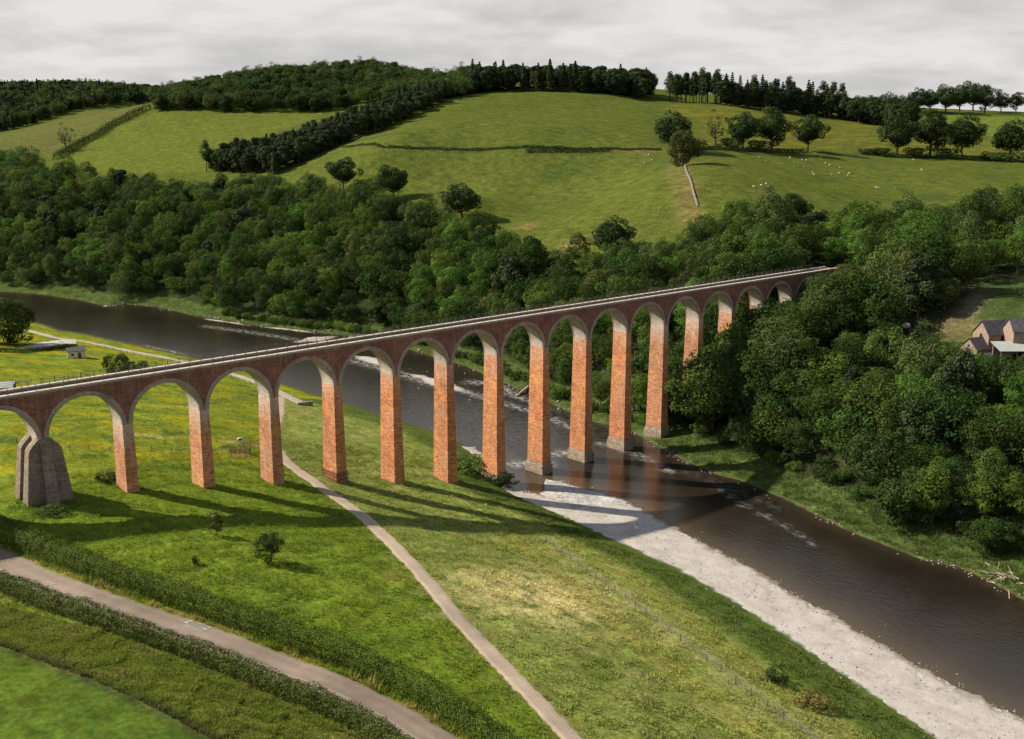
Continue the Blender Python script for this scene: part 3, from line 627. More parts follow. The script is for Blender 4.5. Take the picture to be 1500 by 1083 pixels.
# the buttressed pier
def buttressed():
    g = float(H(0, 0)); zb_ = g-1.0; hw0 = 4.05
    b = MB(); b.hexa([(-1.6, .2, zb_), (1.6, .2, zb_), (1.6, WD-.2, zb_), (-1.6, WD-.2, zb_)], [(-TH/2, 0.01, ZS), (TH/2, 0.01, ZS), (TH/2, WD-.01, ZS), (-TH/2, WD-.01, ZS)])
    core = b.build('pier', M['brick'], via, (0, WD/2, zb_)); core['label'] = 'pier cased in massive grey stone buttresses'
    prof = [(-hw0, zb_), (hw0, zb_), (2.75, ZS-1.7), (2.35, ZS-1.05), (1.05, ZS+.25), (-1.05, ZS+.25), (-2.35, ZS-1.05), (-2.75, ZS-1.7)]
    for y0t, y1t, y0b, y1b in ((-.55, 1.35, -1.1, 1.45), (WD-1.35, WD+.55, WD-1.45, WD+1.1)):
        V = []
        for (px, pz) in prof: u = (pz-zb_)/(ZS-zb_); V.append((px, y0b+(y0t-y0b)*u, pz))
        for (px, pz) in prof: u = (pz-zb_)/(ZS-zb_); V.append((px, y1b+(y1t-y1b)*u, pz))
        n_ = len(prof); F = [tuple(range(n_)), tuple(range(2*n_-1, n_-1, -1))]+[(k, k+n_, (k+1) % n_+n_, (k+1) % n_) for k in range(n_)]
        m = MB(); m.add(V, F); o = m.build('buttress', M['stone'], core, (0, WD/2, zb_)); o.location = (0, 0, 0)
    m = MB()
    for sgn, yb in ((-1, -.55), (1, WD+.55)):
        a = yb; m.hexa(*[[(-x_, yy0, z_), (x_, yy0, z_), (x_, yy1, z_), (-x_, yy1, z_)] if sgn < 0 else [(-x_, yy1, z_), (x_, yy1, z_), (x_, yy0, z_), (-x_, yy0, z_)] for x_, yy0, yy1, z_ in ((1.15, a+sgn*2.3, a-sgn*.1, zb_), (.85, a+sgn*.25, a-sgn*.1, ZS-.3))])
    o = m.build('rib', M['stone'], core, (0, WD/2, zb_)); o.location = (0, 0, 0)
buttressed()
NA = 28
def bay(i):
    """arch between pier i and pier i+1"""
    x0, x1 = i*PT+TH/2, (i+1)*PT-TH/2; xc = (x0+x1)/2; r0 = (x1-x0)/2; r1 = r0+.78
    ang = np.linspace(math.pi, 0, NA+1); o_ = (xc, WD/2, ZS)
    # ring of voussoirs on both faces, 6 cm proud
    for yo, yi, nm in ((-.06, .45, 'arch_ring'), (WD+.06, WD-.45, 'arch_ring')):
        m = MB(); V = []
        for a in ang:
            c, s = math.cos(a), math.sin(a)
            for r_, y_ in ((r0-.01, yo), (r1, yo), (r1, yi), (r0-.01, yi)):
                x_ = xc+r_*c; z_ = ZS+r_*s
                x_ = min(max(x_, i*PT+.02), (i+1)*PT-.02)
                V.append((x_, y_, z_))
        F = []
        for k in range(NA):
            for j in range(4): F.append((k*4+j, (k+1)*4+j, (k+1)*4+(j+1) % 4, k*4+(j+1) % 4))
        F += [(0, 1, 2, 3), tuple(NA*4+j for j in (3, 2, 1, 0))]
        m.add(V, F); m.build(nm, M['ring'], via, o_)
    # soffit shell
    m = MB(); V = []
    for a in ang:
        c, s = math.cos(a), math.sin(a)
        for r_, y_ in ((r0, .05), (r0, WD-.05), (r0+.5, WD-.05), (r0+.5, .05)):
            V.append((xc+r_*c, y_, ZS+r_*s))
    F = []
    for k in range(NA):
        for j in range(4): F.append((k*4+j, k*4+(j+1) % 4, (k+1)*4+(j+1) % 4, (k+1)*4+j))
    m.add(V, F); m.build('arch_soffit', M['soffit'], via, o_)
    # spandrel walls: from the back of the ring up to the parapet
    xa, xb = i*PT, (i+1)*PT; zt = ZT-.27
    for y0, y1 in ((0.0, .7), (WD-.7, WD)):
        xs = [xa]+[xc+(r1-.2)*math.cos(a) for a in ang if xa < xc+(r1-.2)*math.cos(a) < xb]+[xb]
        zz_ = []
        for x_ in xs:
            d = (r1-.2)**2-(x_-xc)**2; zz_.append(ZS+(math.sqrt(d) if d > 0 else 0))
        V = []; F = []
        for x_, z_ in zip(xs, zz_): V += [(x_, y0, z_), (x_, y0, zt), (x_, y1, zt), (x_, y1, z_)]
        for k in range(len(xs)-1):
            for j in range(4): F.append((k*4+j, k*4+(j+1) % 4, (k+1)*4+(j+1) % 4, (k+1)*4+j))
        F += [(3, 2, 1, 0), tuple((len(xs)-1)*4+j for j in range(4))]
        m = MB(); m.add(V, [f[::-1] for f in F]); m.build('spandrel_wall', M['spandrel'], via, o_)
    m = MB(); m.box(xa, xb, .69, WD-.69, ZS+r0+.4, ZT-.55); m.build('deck', M['deck'], via, o_)
    for y0, y1 in ((-.24, .62), (WD-.62, WD+.24)):
        m = MB(); m.box(xa+.006, xb-.006, y0, y1, zt+.003, ZT); m.build('coping', M['coping'], via, o_)
        m = MB(); ys = -.09 if y0 < 0 else WD+.0; m.box(xa, xb, ys, ys+.09, zt-.30, zt); m.build('string_course', M['ring'], via, o_)
for i in range(-3, 16): bay(i)
# abutments
for x0, x1 in ((-64, -3*PT+.02), (16*PT-.02, 16*PT+8)):
    m = MB(); m.box(x0, x1, 0, WD, 18 if x0 < 0 else 24, ZT-.27); ab = m.build('abutment', M['spandrel'], via, ((x0+x1)/2, WD/2, 25))
    for y0, y1 in ((-.24, .62), (WD-.62, WD+.24)):
        m = MB(); m.box(x0, x1, y0, y1, ZT-.267, ZT); m.build('coping', M['coping'], via, ((x0+x1)/2, WD/2, ZT))
# railings on both parapets
pm_ = mesh('railing_post', MB().box(-.05, .05, -.05, .05, 0, 1.15).v, MB().box(-.05, .05, -.05, .05, 0, 1.15).f, M['iron'])
for y_ in (.19, WD-.19):
    for x_ in np.arange(-44, 238, 2.3): link('railing_post', pm_, via, (x_-96, y_-WD/2, ZT-.03))
    for h in (.38, .74, 1.08):
        m = MB(); m.box(-46, 239, y_-.025, y_+.025, ZT+h-.025, ZT+h+.025); m.build('rail', M['iron'], via, (96, WD/2, ZT+h))

# ------------------------------------------------------------------ vegetation
def leafquads(C, N, size, r, jit=0.7, asp=0.75):
    """one small face per leaf clump, tilted about the outward direction N"""
    n_ = len(C); N = N+r.normal(0, jit, N.shape); N /= np.linalg.norm(N, axis=1)[:, None]+1e-9
    a = r.normal(0, 1, N.shape); T = np.cross(N, a); T /= np.linalg.norm(T, axis=1)[:, None]+1e-9; B = np.cross(N, T)
    s = (size*r.uniform(.6, 1.35, n_))[:, None]/2
    k = r.uniform(.6, 1.0, (n_, 1))
    V = np.stack([C-T*s, C-B*s*asp*k, C+T*s, C+B*s*asp], 1)
    V[:, 1] += N*s*.25; V[:, 3] += N*s*.25
    return V.reshape(-1, 3), np.arange(n_*4).reshape(n_, 4)
def sph(n_, r):
    v = r.normal(0, 1, (n_, 3)); return v/np.linalg.norm(v, axis=1)[:, None]
def crown_pts(r, h0, h1, rx, npuff, nleaf, shape='round', pr=(.24, .40), lump=1.0):
    """puffs over a crown volume; leaves over the puffs"""
    zc = (h0+h1)/2; rz = (h1-h0)/2; P = []; N = []; T = []
    dirs = []; k = 0
    ga = math.pi*(3-math.sqrt(5))
    for i in range(npuff):
        z_ = 1-2*(i+.5)/npuff; q = math.sqrt(max(0, 1-z_*z_)); th = i*ga+r.uniform(-.5, .5)
        dirs.append((q*math.cos(th), q*math.sin(th), z_))
    dirs = np.array(dirs)+r.normal(0, .12, (npuff, 3))
    for d in dirs:
        rad = r.uniform(.62, .92) if r.random() > .18 else r.uniform(.25, .55)
        if shape == 'oak': rad = r.uniform(.42, .98)
        sx = rx
        if shape == 'tall': sx = rx*(1-.35*max(0, d[2]))
        if shape == 'oak' and d[2] < -.3: rad *= .8
        c = np.array([d[0]*sx*rad, d[1]*sx*rad, zc+d[2]*rz*rad])
        p = rx*r.uniform(*pr)*lump; n_ = int(nleaf*(p/(rx*.32))**2)
        v = sph(n_, r); out = d/(np.linalg.norm(d)+1e-6)
        keep = (v@out > -.45); v = v[keep]
        q = c+v*(p*r.uniform(.72, 1.08, len(v)))[:, None]*np.array([1, 1, .8])
        P.append(q); N.append(v+np.array([0, 0, .35])); T.append(np.full(len(v), r.uniform(.68, 1.30)))
    return np.concatenate(P), np.concatenate(N), np.concatenate(T)
def crown_mesh(name, r, mat, P, N, T, size, jit=.44):
    V, F = leafquads(P, N, size, r, jit); tone = np.repeat(T*r.uniform(.86, 1.14, len(T)), 4)
    return mesh(name, V, F, mat, {'tone': tone})
def trunk_mesh(name, r, h0, h1, rad, limbs, spread, mat, up=.75):
    b = MB(); lean = r.normal(0, .03, 2); top = h1*up
    pts = [(lean[0]*z_, lean[1]*z_, z_) for z_ in (-1.6, 0, h0*.5, h0, (h0+top)/2, top)]
    b.tube(pts, [rad*1.35, rad*1.2, rad*.95, rad*.8, rad*.5, rad*.15], 8)
    for k in range(limbs):
        a = 2*math.pi*k/limbs+r.uniform(-.4, .4); z0 = r.uniform(h0*.7, (h0+top)/2); L = spread*r.uniform(.55, .85); dz = r.uniform(.25, .8)*L
        p0 = Vector((lean[0]*z0, lean[1]*z0, z0)); p2 = p0+Vector((math.cos(a)*L, math.sin(a)*L, dz)); p1 = (p0+p2)/2+Vector((0, 0, -.1*L))
        b.tube([p0, p1, p2], [rad*.45, rad*.28, rad*.08], 5)
    return mesh(name, b.v, b.f, mat, smooth=True)
KIND = {}
def kind(key, h0, h1, rx, npuff, nleaf, size, leaf, shape='round', limbs=5, bark='bark', pr=(.24, .40), seed=0, lump=1.0, tr=.28):
    r = np.random.default_rng(seed+100)
    P, N, T = crown_pts(r, h0, h1, rx, npuff, nleaf, shape, pr, lump)
    KIND[key] = dict(crown=crown_mesh('crown', r, M[leaf], P, N, T, size), trunk=trunk_mesh('trunk', r, max(h0, .8), h1, tr, limbs, rx, M[bark]), h=h1, r=rx)
for s, (lf, tag_) in enumerate((('leafA', 'a'), ('leafB', 'b'), ('leafC', 'c'), ('leafD', 'd'))):
    kind('round_'+tag_, 2.6, 13.5, 5.6, 46, 125, .50, lf, seed=s)
    kind('tall_'+tag_, 2.6, 16.5, 4.9, 50, 120, .48, lf, 'tall', seed=10+s)
    kind('broad_'+tag_, 2.4, 12.0, 6.6, 54, 115, .50, lf, seed=20+s, pr=(.20, .34))
kind('buff', 2.5, 14.0, 4.8, 40, 62, .42, 'leafE', 'tall', 8, 'palebark', seed=31)
kind('oak_a', 2.2, 17.0, 8.4, 70, 230, .70, 'oak', 'oak', 8, seed=41, tr=.55, pr=(.20, .34))
kind('oak_b', 2.4, 19.0, 7.6, 60, 230, .70, 'oak', 'oak', 8, seed=42, tr=.55, pr=(.20, .36))
kind('oak_c', 2.0, 15.0, 7.4, 50, 230, .68, 'oak', 'oak', 8, seed=43, tr=.5, pr=(.20, .36))
kind('stag', 4.0, 17.0, 6.0, 30, 90, .60, 'oak', 'oak', 14, seed=44, tr=.5, pr=(.14, .24))
kind('willow', .6, 15.5, 6.6, 60, 200, .60, 'leafD', 'round', 4, seed=45)
kind('willow_g', .6, 15.5, 6.6, 60, 200, .60, 'leafA', 'round', 4, seed=46)
kind('dense_b', .8, 13.5, 5.4, 40, 190, .62, 'leafB', seed=47)
kind('dense_p', 1.5, 15.5, 4.6, 44, 190, .62, 'pine', 'tall', seed=48)
kind('shrub_a', .1, 3.0, 2.4, 26, 70, .32, 'leafA', seed=51, tr=.10, limbs=3)
kind('shrub_b', .1, 3.4, 2.2, 24, 70, .32, 'leafB', seed=52, tr=.10, limbs=3)
kind('shrub_c', .1, 2.8, 2.6, 26, 70, .32, 'leafC', seed=53, tr=.10, limbs=3)
kind('young', .9, 4.6, 1.9, 34, 200, .19, 'leafB', seed=54, tr=.09, limbs=6, pr=(.22, .36))
kind('young_b', .7, 4.3, 1.35, 28, 150, .17, 'leafD', 'tall', seed=55, tr=.08, limbs=6, pr=(.22, .36))
def conifer(key, h, rx, base, seed, pine=False):
    r = np.random.default_rng(seed); P = []; N = []; T = []
    tiers = 15 if not pine else 9
    for i in range(tiers):
        u = i/(tiers-1); z_ = base+(h-base)*u
        R_ = rx*(1-u)**.85*r.uniform(.75, 1.1)+.25 if not pine else rx*(.55+.45*math.sin(math.pi*min(1, u*1.05)))*r.uniform(.45, 1.1)*(1 if u < .7 else 1.25-u)
        nb = 8 if not pine else 5
        for k in range(nb):
            a = 2*math.pi*(k+r.uniform(-.35, .35))/nb+i*.7; m_ = 18 if not pine else 34
            t_ = r.uniform(.15, 1, m_)**.7; w_ = R_*.30*(1.1-t_*.6)
            if pine:
                c = np.array([math.cos(a)*R_*.75, math.sin(a)*R_*.75, z_+r.normal(0, .7)]); v = sph(m_, r); p = c+v*np.array([rx*.34, rx*.34, rx*.19]); nn = v+np.array([0, 0, .4])
            else:
                p = np.stack([math.cos(a)*R_*t_, math.sin(a)*R_*t_, z_-t_*R_*.35+r.normal(0, .15, m_)], 1)+r.normal(0, 1, (m_, 3))*w_[:, None]*np.array([1, 1, .25]); nn = np.stack([np.full(m_, math.cos(a)*.5), np.full(m_, math.sin(a)*.5), np.full(m_, 1.0)], 1)
            P.append(p); N.append(nn); T.append(np.full(m_, r.uniform(.75, 1.25)))
    P, N, T = np.concatenate(P), np.concatenate(N), np.concatenate(T)
    b = MB(); b.tube([(0, 0, -1.5), (0, 0, h*.5), (0, 0, h*.97)], [.34, .22, .05], 7)
    KIND[key] = dict(crown=crown_mesh('crown', r, M['pine'], P, N, T, .85 if not pine else .75, .5), trunk=mesh('trunk', b.v, b.f, M['bark'], smooth=True), h=h, r=rx)
conifer('spruce_a', 19, 3.6, 2.5, 61); conifer('spruce_b', 16, 3.2, 2.0, 62); conifer('pine_a', 18, 4.2, 8.0, 63, True); conifer('pine_b', 16, 3.8, 6.0, 64, True)
NT = 0; REF = {}
def plant(name, key, x, y, label, cat='tree', group=None, sc=1.0, sz=None, rz=None, dz=0.0):
    global NT; NT += 1
    k = KIND[key]; z_ = float(H(x, y))+dz
    e = link(name, None, None, (x, y, z_), (0, 0, rng.uniform(0, 6.28) if rz is None else rz), (sc, sc, sz or sc)); e.empty_display_size = .5
    tag(e, label, cat, group); link('trunk', k['trunk'], e); c = link('crown', k['crown'], e); REF.setdefault(key, c); return e
def scatter(poly, step, seed):
    P = np.array(poly); r = np.random.default_rng(seed); x0, y0 = P.min(0); x1, y1 = P.max(0)
    gx, gy = np.meshgrid(np.arange(x0, x1, step), np.arange(y0, y1, step*.87), indexing='ij'); gx = gx+(np.arange(gx.shape[1]) % 2)[None]*step/2
    q = np.stack([gx.ravel(), gy.ravel()], 1)+r.uniform(-.36, .36, (gx.size, 2))*step
    return q[inside(q[:, 0], q[:, 1], [tuple(p) for p in P])]
WOODS = []
def join_trees(name, items, label, cat): WOODS.append((name, items, label, cat))
def build_wood(name, items, label, cat):
    """a wood too far off to count: one object that repeats the crowns of trees standing in the scene"""
    items = [(x, y, k if k in REF else 'round_b', sc, tz) for x, y, k, sc, tz in items]; keys = sorted(set(q[2] for q in items))
    V = [(q[0], q[1], float(H(q[0], q[1]))) for q in items]; me = bpy.data.meshes.new(name); me.from_pydata(V, [], [])
    for nm, vals in (('idx', [float(keys.index(q[2])) for q in items]), ('size', [q[3] for q in items]), ('turn', [q[4] for q in items])):
        a = me.attributes.new(nm, 'FLOAT', 'POINT'); a.data.foreach_set('value', np.array(vals, np.float32))
    o = link(name, me); g = bpy.data.node_groups.new(name, 'GeometryNodeTree')
    g.interface.new_socket('Geometry', in_out='INPUT', socket_type='NodeSocketGeometry'); g.interface.new_socket('Geometry', in_out='OUTPUT', socket_type='NodeSocketGeometry')
    gi = g.nodes.new('NodeGroupInput'); go = g.nodes.new('NodeGroupOutput'); jn = g.nodes.new('GeometryNodeJoinGeometry'); L = g.links.new
    def attr(nm):
        n_ = g.nodes.new('GeometryNodeInputNamedAttribute'); n_.data_type = 'FLOAT'; n_.inputs['Name'].default_value = nm; return n_.outputs['Attribute']
    ai, asz, atn = attr('idx'), attr('size'), attr('turn')
    cb = g.nodes.new('ShaderNodeCombineXYZ'); L(atn, cb.inputs[2])
    for k, key in enumerate(keys):
        oi = g.nodes.new('GeometryNodeObjectInfo'); oi.transform_space = 'ORIGINAL'; oi.inputs['Object'].default_value = REF[key]; oi.inputs['As Instance'].default_value = True
        cp = g.nodes.new('FunctionNodeCompare'); cp.data_type = 'FLOAT'; cp.operation = 'EQUAL'; L(ai, cp.inputs[0]); cp.inputs[1].default_value = float(k); cp.inputs['Epsilon'].default_value = .1
        ip = g.nodes.new('GeometryNodeInstanceOnPoints'); L(gi.outputs[0], ip.inputs['Points']); L(cp.outputs[0], ip.inputs['Selection']); L(oi.outputs['Geometry'], ip.inputs['Instance'])
        L(cb.outputs[0], ip.inputs['Rotation']); L(asz, ip.inputs['Scale']); L(ip.outputs[0], jn.inputs[0])
    L(jn.outputs[0], go.inputs[0]); md = o.modifiers.new('trees', 'NODES'); md.node_group = g
    return tag(o, label, cat, kind='stuff')

# --- riverside woods on the far bank
TOPE = hp([(-60, 250), (0, 250), (60, 268), (250, 292), (420, 290), (500, 302), (600, 322), (700, 354), (760, 380), (850, 402), (930, 395), (985, 372), (1060, 342), (1150, 345), (1200, 358), (1300, 352), (1400, 345), (1500, 345), (1580, 345)])
WOOD = TOPE+[(420, -120), (330, -260), (150, -260)]+[tuple(p) for p in RBw[1:]]
CLEAR = hp([(1335, 512), (1350, 480), (1400, 470), (1425, 420), (1470, 405), (1560, 400), (1560, 545), (1430, 530), (1400, 515)])
cand = scatter(WOOD, 9.0, 3)
sr_ = bil(sR, cand[:, 0], cand[:, 1])
cx_, cy_ = cand[:, 0], cand[:, 1]
ok = (sr_ > np.where(cy_ < 4, 11.5, 7.5)+fbm(cx_, cy_, 30, 9)*2.0) & ~inside(cx_, cy_, CLEAR) & ~((cy_ > -4.5) & (cy_ < WD+4.5) & (cx_ < 252))
cand = cand[ok]; sr_ = sr_[ok]
names = {'a': 'mid green', 'b': 'dark green', 'c': 'light green', 'd': 'olive green'}
LIMX = [940, 965, 990, 1012, 1028, 1045, 1080, 1130, 1165, 1190, 1205, 1230]; LIMY = [640, 612, 575, 535, 500, 458, 444, 438, 436, 440, 398, 384]
W_ = []
for (x, y), s in zip(cand, sr_):
    z_ = float(H(x, y)); px, py, dep = toimg((x, y, z_+6))
    if px < -60 or px > 1570 or py > 1150: continue
    f = rng.choice(['round', 'tall', 'broad'], p=[.45, .25, .30]); tone = rng.choice(['a', 'b', 'c', 'd'], p=[.36, .30, .20, .14])
    key = f+'_'+tone
    if 960 < px < 1260 and y > 8 and py < 395 and rng.random() < .45: key = rng.choice(['buff', 'tall_c', 'round_c', 'tall_d'])
    if rng.random() < .05: key = 'dense_p'
    sc = rng.uniform(.6, 1.0)+.45*rng.random()**3
    if s < 18 and y > 0: sc *= .85
    h = KIND[key]['h']*sc
    if y < -3:                                            # trees below the deck on the near side stay under the arches, as in the photo
        for hx in (-4, 0, 4):
            tx, ty, _ = toimg((x+hx, y-hx, z_+h))
            lim = np.interp(tx, LIMX, LIMY)
            if 940 < tx < 1228:
                while sc > .2 and toimg((x, y, z_+KIND[key]['h']*sc))[1] < lim: sc *= .92
        if px > 1270 and toimg((x, y, z_))[1] > 512:
            lim = np.interp(px, [1280, 1340, 1420, 1500], [460, 480, 509, 515])
            while sc > .2 and toimg((x, y, z_+KIND[key]['h']*sc))[1] < lim: sc *= .93
        if y > -24 and 158 < x < 240: continue
    elif y < 30 and px < 1230 and px > 640:
        while sc > .35 and toimg((x, y, z_+KIND[key]['h']*sc))[1] < 579.5-.1545*px-75: sc *= .93
    W_.append((dep, x, y, key, sc, px, py))
for row, yy_ in enumerate((-6.8, -11.5, -16.5, -21.5)):
    for x in np.arange(167+row*2, 246, 4.6):
        x = x+rng.uniform(-1, 1); y = yy_+rng.uniform(-1.2, 1.2); z_ = float(H(x, y)); px, py, dep = toimg((x, y, z_+4))
        lim = np.interp(px, LIMX, LIMY)+rng.uniform(-4, 10)+row*4
        if px < 962: continue
        key = rng.choice(['round_b', 'round_a', 'tall_a', 'tall_b', 'round_d', 'broad_a']); hh_ = (toimg((x, y, z_))[1]-lim)*dep/FPX/math.cos(PIT)
        if hh_ < 1.6: continue
        W_.append((dep, x, y, key, min(hh_, 18)/KIND[key]['h'], px, py))
W_.sort()
ind = W_[:212]
for dep, x, y, key, sc, px, py in ind:
    if sc < .33: key, sc = {'a': 'shrub_a', 'b': 'shrub_b'}.get(key[-1], 'shrub_c'), 1.0
    if key == 'buff': tn, form = 'thin buff-leaved', 'tree'
    elif key.startswith('shrub'): tn, form = {'a': 'mid green', 'b': 'dark green', 'c': 'light green'}[key[-1]], 'bush'
    elif key == 'dense_p': tn, form = 'dark', 'conifer'
    else: tn = names[key[-1]]; form = {'round': 'round-crowned tree', 'tall': 'tall narrow-crowned tree', 'broad': 'spreading tree'}[key.split('_')[0]]
    sd = float(bil(sR, x, y))
    if y < -4:
        if px < 1080: reg = 'on the slope just right of the last tall pier'
        elif px < 1215 and sd > 45: reg = 'below the small arches at the far end of the viaduct'
        elif sd < 24: reg = 'at the foot of the steep wood above the grassy bank' if px < 1330 else 'by the water at the right edge'
        elif px > 1390: reg = 'in the steep wood just below the farm'
        elif sd > 62: reg = 'at the top of the steep wood left of the farm'
        else: reg = 'half-way up the steep wood right of the viaduct'
    elif px > 1225: reg = 'right of the viaduct end below the sheep field'
    elif px > 960: reg = 'directly behind the far end of the viaduct'
    elif px > 780: reg = 'seen above the deck below the lone field oak'
    elif sd < 28: reg = 'by the water behind the tall piers'
    else: reg = 'in the riverside wood above the middle of the deck'
    plant('shrub' if form == 'bush' else 'conifer' if form == 'conifer' else 'broadleaf_tree', key, x, y, f'{tn} {form} {reg}', 'bush' if form == 'bush' else 'tree', f'{tn} {form}s {reg}', sc)
rest = W_[212:]
if rest: join_trees('riverside_wood', [(x, y, key, sc, rng.uniform(0, 6.28)) for dep, x, y, key, sc, px, py in rest], 'dense dark green wood along the far river bank upstream', 'wood')
# bushes along the foot of the wood
fr = []
for i, p in enumerate(resample(np.array(RBw[1:]), 3.6)):
    if not -125 < p[1] < 260: continue
    k = int(np.argmin(np.hypot(*(np.array(RBw)-p).T))); off = rng.uniform(3.5, 6.5) if p[1] > 8 else rng.uniform(11.5, 14)
    # step inland along +X
    x, y = p[0]+off, p[1]+rng.uniform(-1.5, 1.5)
    if -4 < y < WD+3: continue
    if y <= -4 and rng.random() < .35: continue
    fr.append((x, y))
for x, y in fr[:110]:
    key = rng.choice(['shrub_a', 'shrub_b', 'shrub_c'], p=[.5, .25, .25]); reg = 'at the foot of the wood above the grassy bank' if y < 0 else 'along the far river bank behind the viaduct'
    tn = {'a': 'mid green', 'b': 'dark green', 'c': 'light green'}[key[-1]]
    plant('bush', key, x, y, f'{tn} bush {reg}', 'bush', f'{tn} bushes {reg}', rng.uniform(.6, 1.25), None)

us = scatter(WOOD, 8.0, 17)
us = [q for q in us if q[1] < -22 and 12.5 < float(bil(sR, q[0], q[1])) < 62 and -20 < toimg((q[0], q[1], H(*q)))[0] < 1540 and not inside(np.array([q[0]]), np.array([q[1]]), CLEAR)[0]]
for x, y in us[:120]:
    key = rng.choice(['shrub_a', 'shrub_b', 'shrub_b']); tn = {'a': 'mid green', 'b': 'dark green'}[key[-1]]
    plant('bush', key, x, y, f'{tn} bush growing under the trees of the steep wood', 'bush', f'{tn} bushes under the steep wood', rng.uniform(.8, 1.5))
# --- single trees
def one(name, key, px, py, hpx, label, cat='tree', group=None, wide=1.0):
    p = hit(px, py); dep = toimg(p)[2]; hm = hpx*dep/FPX; sc = hm/KIND[key]['h']
    e = plant(name, key, p[0], p[1], label, cat, group, sc*wide, sc); return e
one('oak_tree', 'oak_a', 985, 222, 56, 'dark wide oak at the left end of the hill hedge line')
one('willow_tree', 'willow', 1001, 243, 52, 'grey-green rounded tree in front of the dark oak at the field corner')
one('stag_headed_oak', 'stag', 1048, 217, 54, 'half-bare oak with open branches on the hill hedge line')
one('oak_tree', 'oak_c', 1088, 219, 50, 'dark oak between the half-bare tree and the tallest hedge tree')
one('oak_tree', 'oak_b', 1130, 221, 62, 'tall dark oak in the middle of the hill hedge line')
one('oak_tree', 'oak_c', 1183, 221, 48, 'lopsided oak standing alone right of the tall hedge oak')
one('oak_tree', 'oak_c', 1314, 228, 54, 'dark oak at the left of the right-hand hedge group')
one('oak_tree', 'oak_b', 1362, 229, 66, 'tallest oak of the right-hand hedge group')
one('oak_tree', 'oak_a', 1408, 229, 58, 'round oak at the right of the right-hand hedge group')
one('oak_tree', 'oak_a', 1478, 234, 56, 'broad oak by the right edge on the hill hedge line')
one('oak_tree', 'oak_a', 676, 322, 52, 'dark round oak standing out at the wood edge on the big field', wide=1.1)
one('oak_tree', 'oak_a', 896, 380, 60, 'dark round oak at the foot of the big field above the viaduct', wide=1.05)
one('oak_tree', 'oak_c', 503, 278, 44, 'dark oak on the upper edge of the riverside wood, left of the pair')
one('oak_tree', 'oak_c', 577, 292, 46, 'dark oak on the wood edge left of the big field')
one('oak_tree', 'oak_a', 1160, 345, 58, 'dark evergreen oak rising above the pale trees behind the viaduct end')
one('oak_tree', 'oak_a', 1440, 322, 46, 'dark domed oak at the lower edge of the right field')
one('oak_tree', 'oak_c', 1325, 325, 34, 'small dark oak at the lower edge of the right field')
one('oak_tree', 'oak_a', 1500, 330, 44, 'dark oak cut by the right edge of the picture below the field')
one('bare_tree', 'stag', 97, 222, 40, 'sparse thin-leaved tree at the foot of the left hill hedge')
one('pine_tree', 'pine_a', 303, 252, 42, 'lone pine at the lower tip of the hillside conifer belt')
one('broadleaf_tree', 'round_a', 40, 262, 48, 'big green tree at the wood edge by the left of the picture')
one('broadleaf_tree', 'willow_g', 14, 503, 68, 'green tree by the car park at the left edge', wide=1.15)
one('conifer', 'shrub_b', 175, 551, 34, 'dark conical bush just behind the viaduct parapet', 'bush')
one('bush', 'shrub_b', 206, 548, 20, 'low dark bush beside the conical one behind the parapet', 'bush')
one('young_tree', 'young', 396, 823, 46, 'small dark leafy young tree in the meadow', wide=1.12)
one('young_tree', 'young_b', 317, 785, 38, 'thin olive sapling at the edge of the viaduct shadow')
one('bush', 'dense_b', 1318, 770, 70, 'big dark shrub overhanging the far grassy bank', 'bush', wide=1.3)
one('bush', 'dense_b', 985, 622, 62, 'dark shrub at the foot of the pier on the far bank', 'bush', wide=1.35)
one('bush', 'willow_g', 1450, 810, 52, 'green shrub by the driftwood pile', 'bush', wide=1.3)
one('bush', 'shrub_b', 160, 706, 14, 'low bush behind the second pier', 'bush', wide=2)
one('bush', 'shrub_b', 735, 712, 20, 'small bush at the foot of the pier on the river edge', 'bush', wide=1.6)
one('bush', 'shrub_a', 690, 690, 22, 'green bush between two piers at the river edge', 'bush', wide=1.8)
one('bush', 'shrub_a', 80, 752, 12, 'low bush in front of the buttressed pier', 'bush', wide=2.4)
KIND['bracken'] = dict(KIND['shrub_a']); cm = KIND['shrub_a']['crown'].copy(); cm.materials.clear(); cm.materials.append(M['copper']); KIND['bracken']['crown'] = cm
one('bush', 'bracken', 1190, 1035, 20, 'low rusty brown bush on the near river bank', 'bush', wide=1.7)
one('bush', 'shrub_b', 1135, 998, 18, 'low dark bush beside the rusty one on the near bank', 'bush', wide=1.8)
one('bush', 'bracken', 286, 828, 14, 'small reddish dead sapling in the meadow', 'bush', wide=.5)
for k, (px, py, h) in enumerate([(1110, 219, 14), (1070, 217, 16), (1268, 226, 9), (1282, 226, 8), (1292, 228, 12), (1340, 230, 14), (1388, 230, 14), (1020, 217, 12), (1455, 236, 14), (1500, 238, 16)]):
    one('bush', 'shrub_b', px, py, h, 'low dark hedge bush between the hill oaks', 'bush', 'hedge bushes between the hill oaks', 2.0)
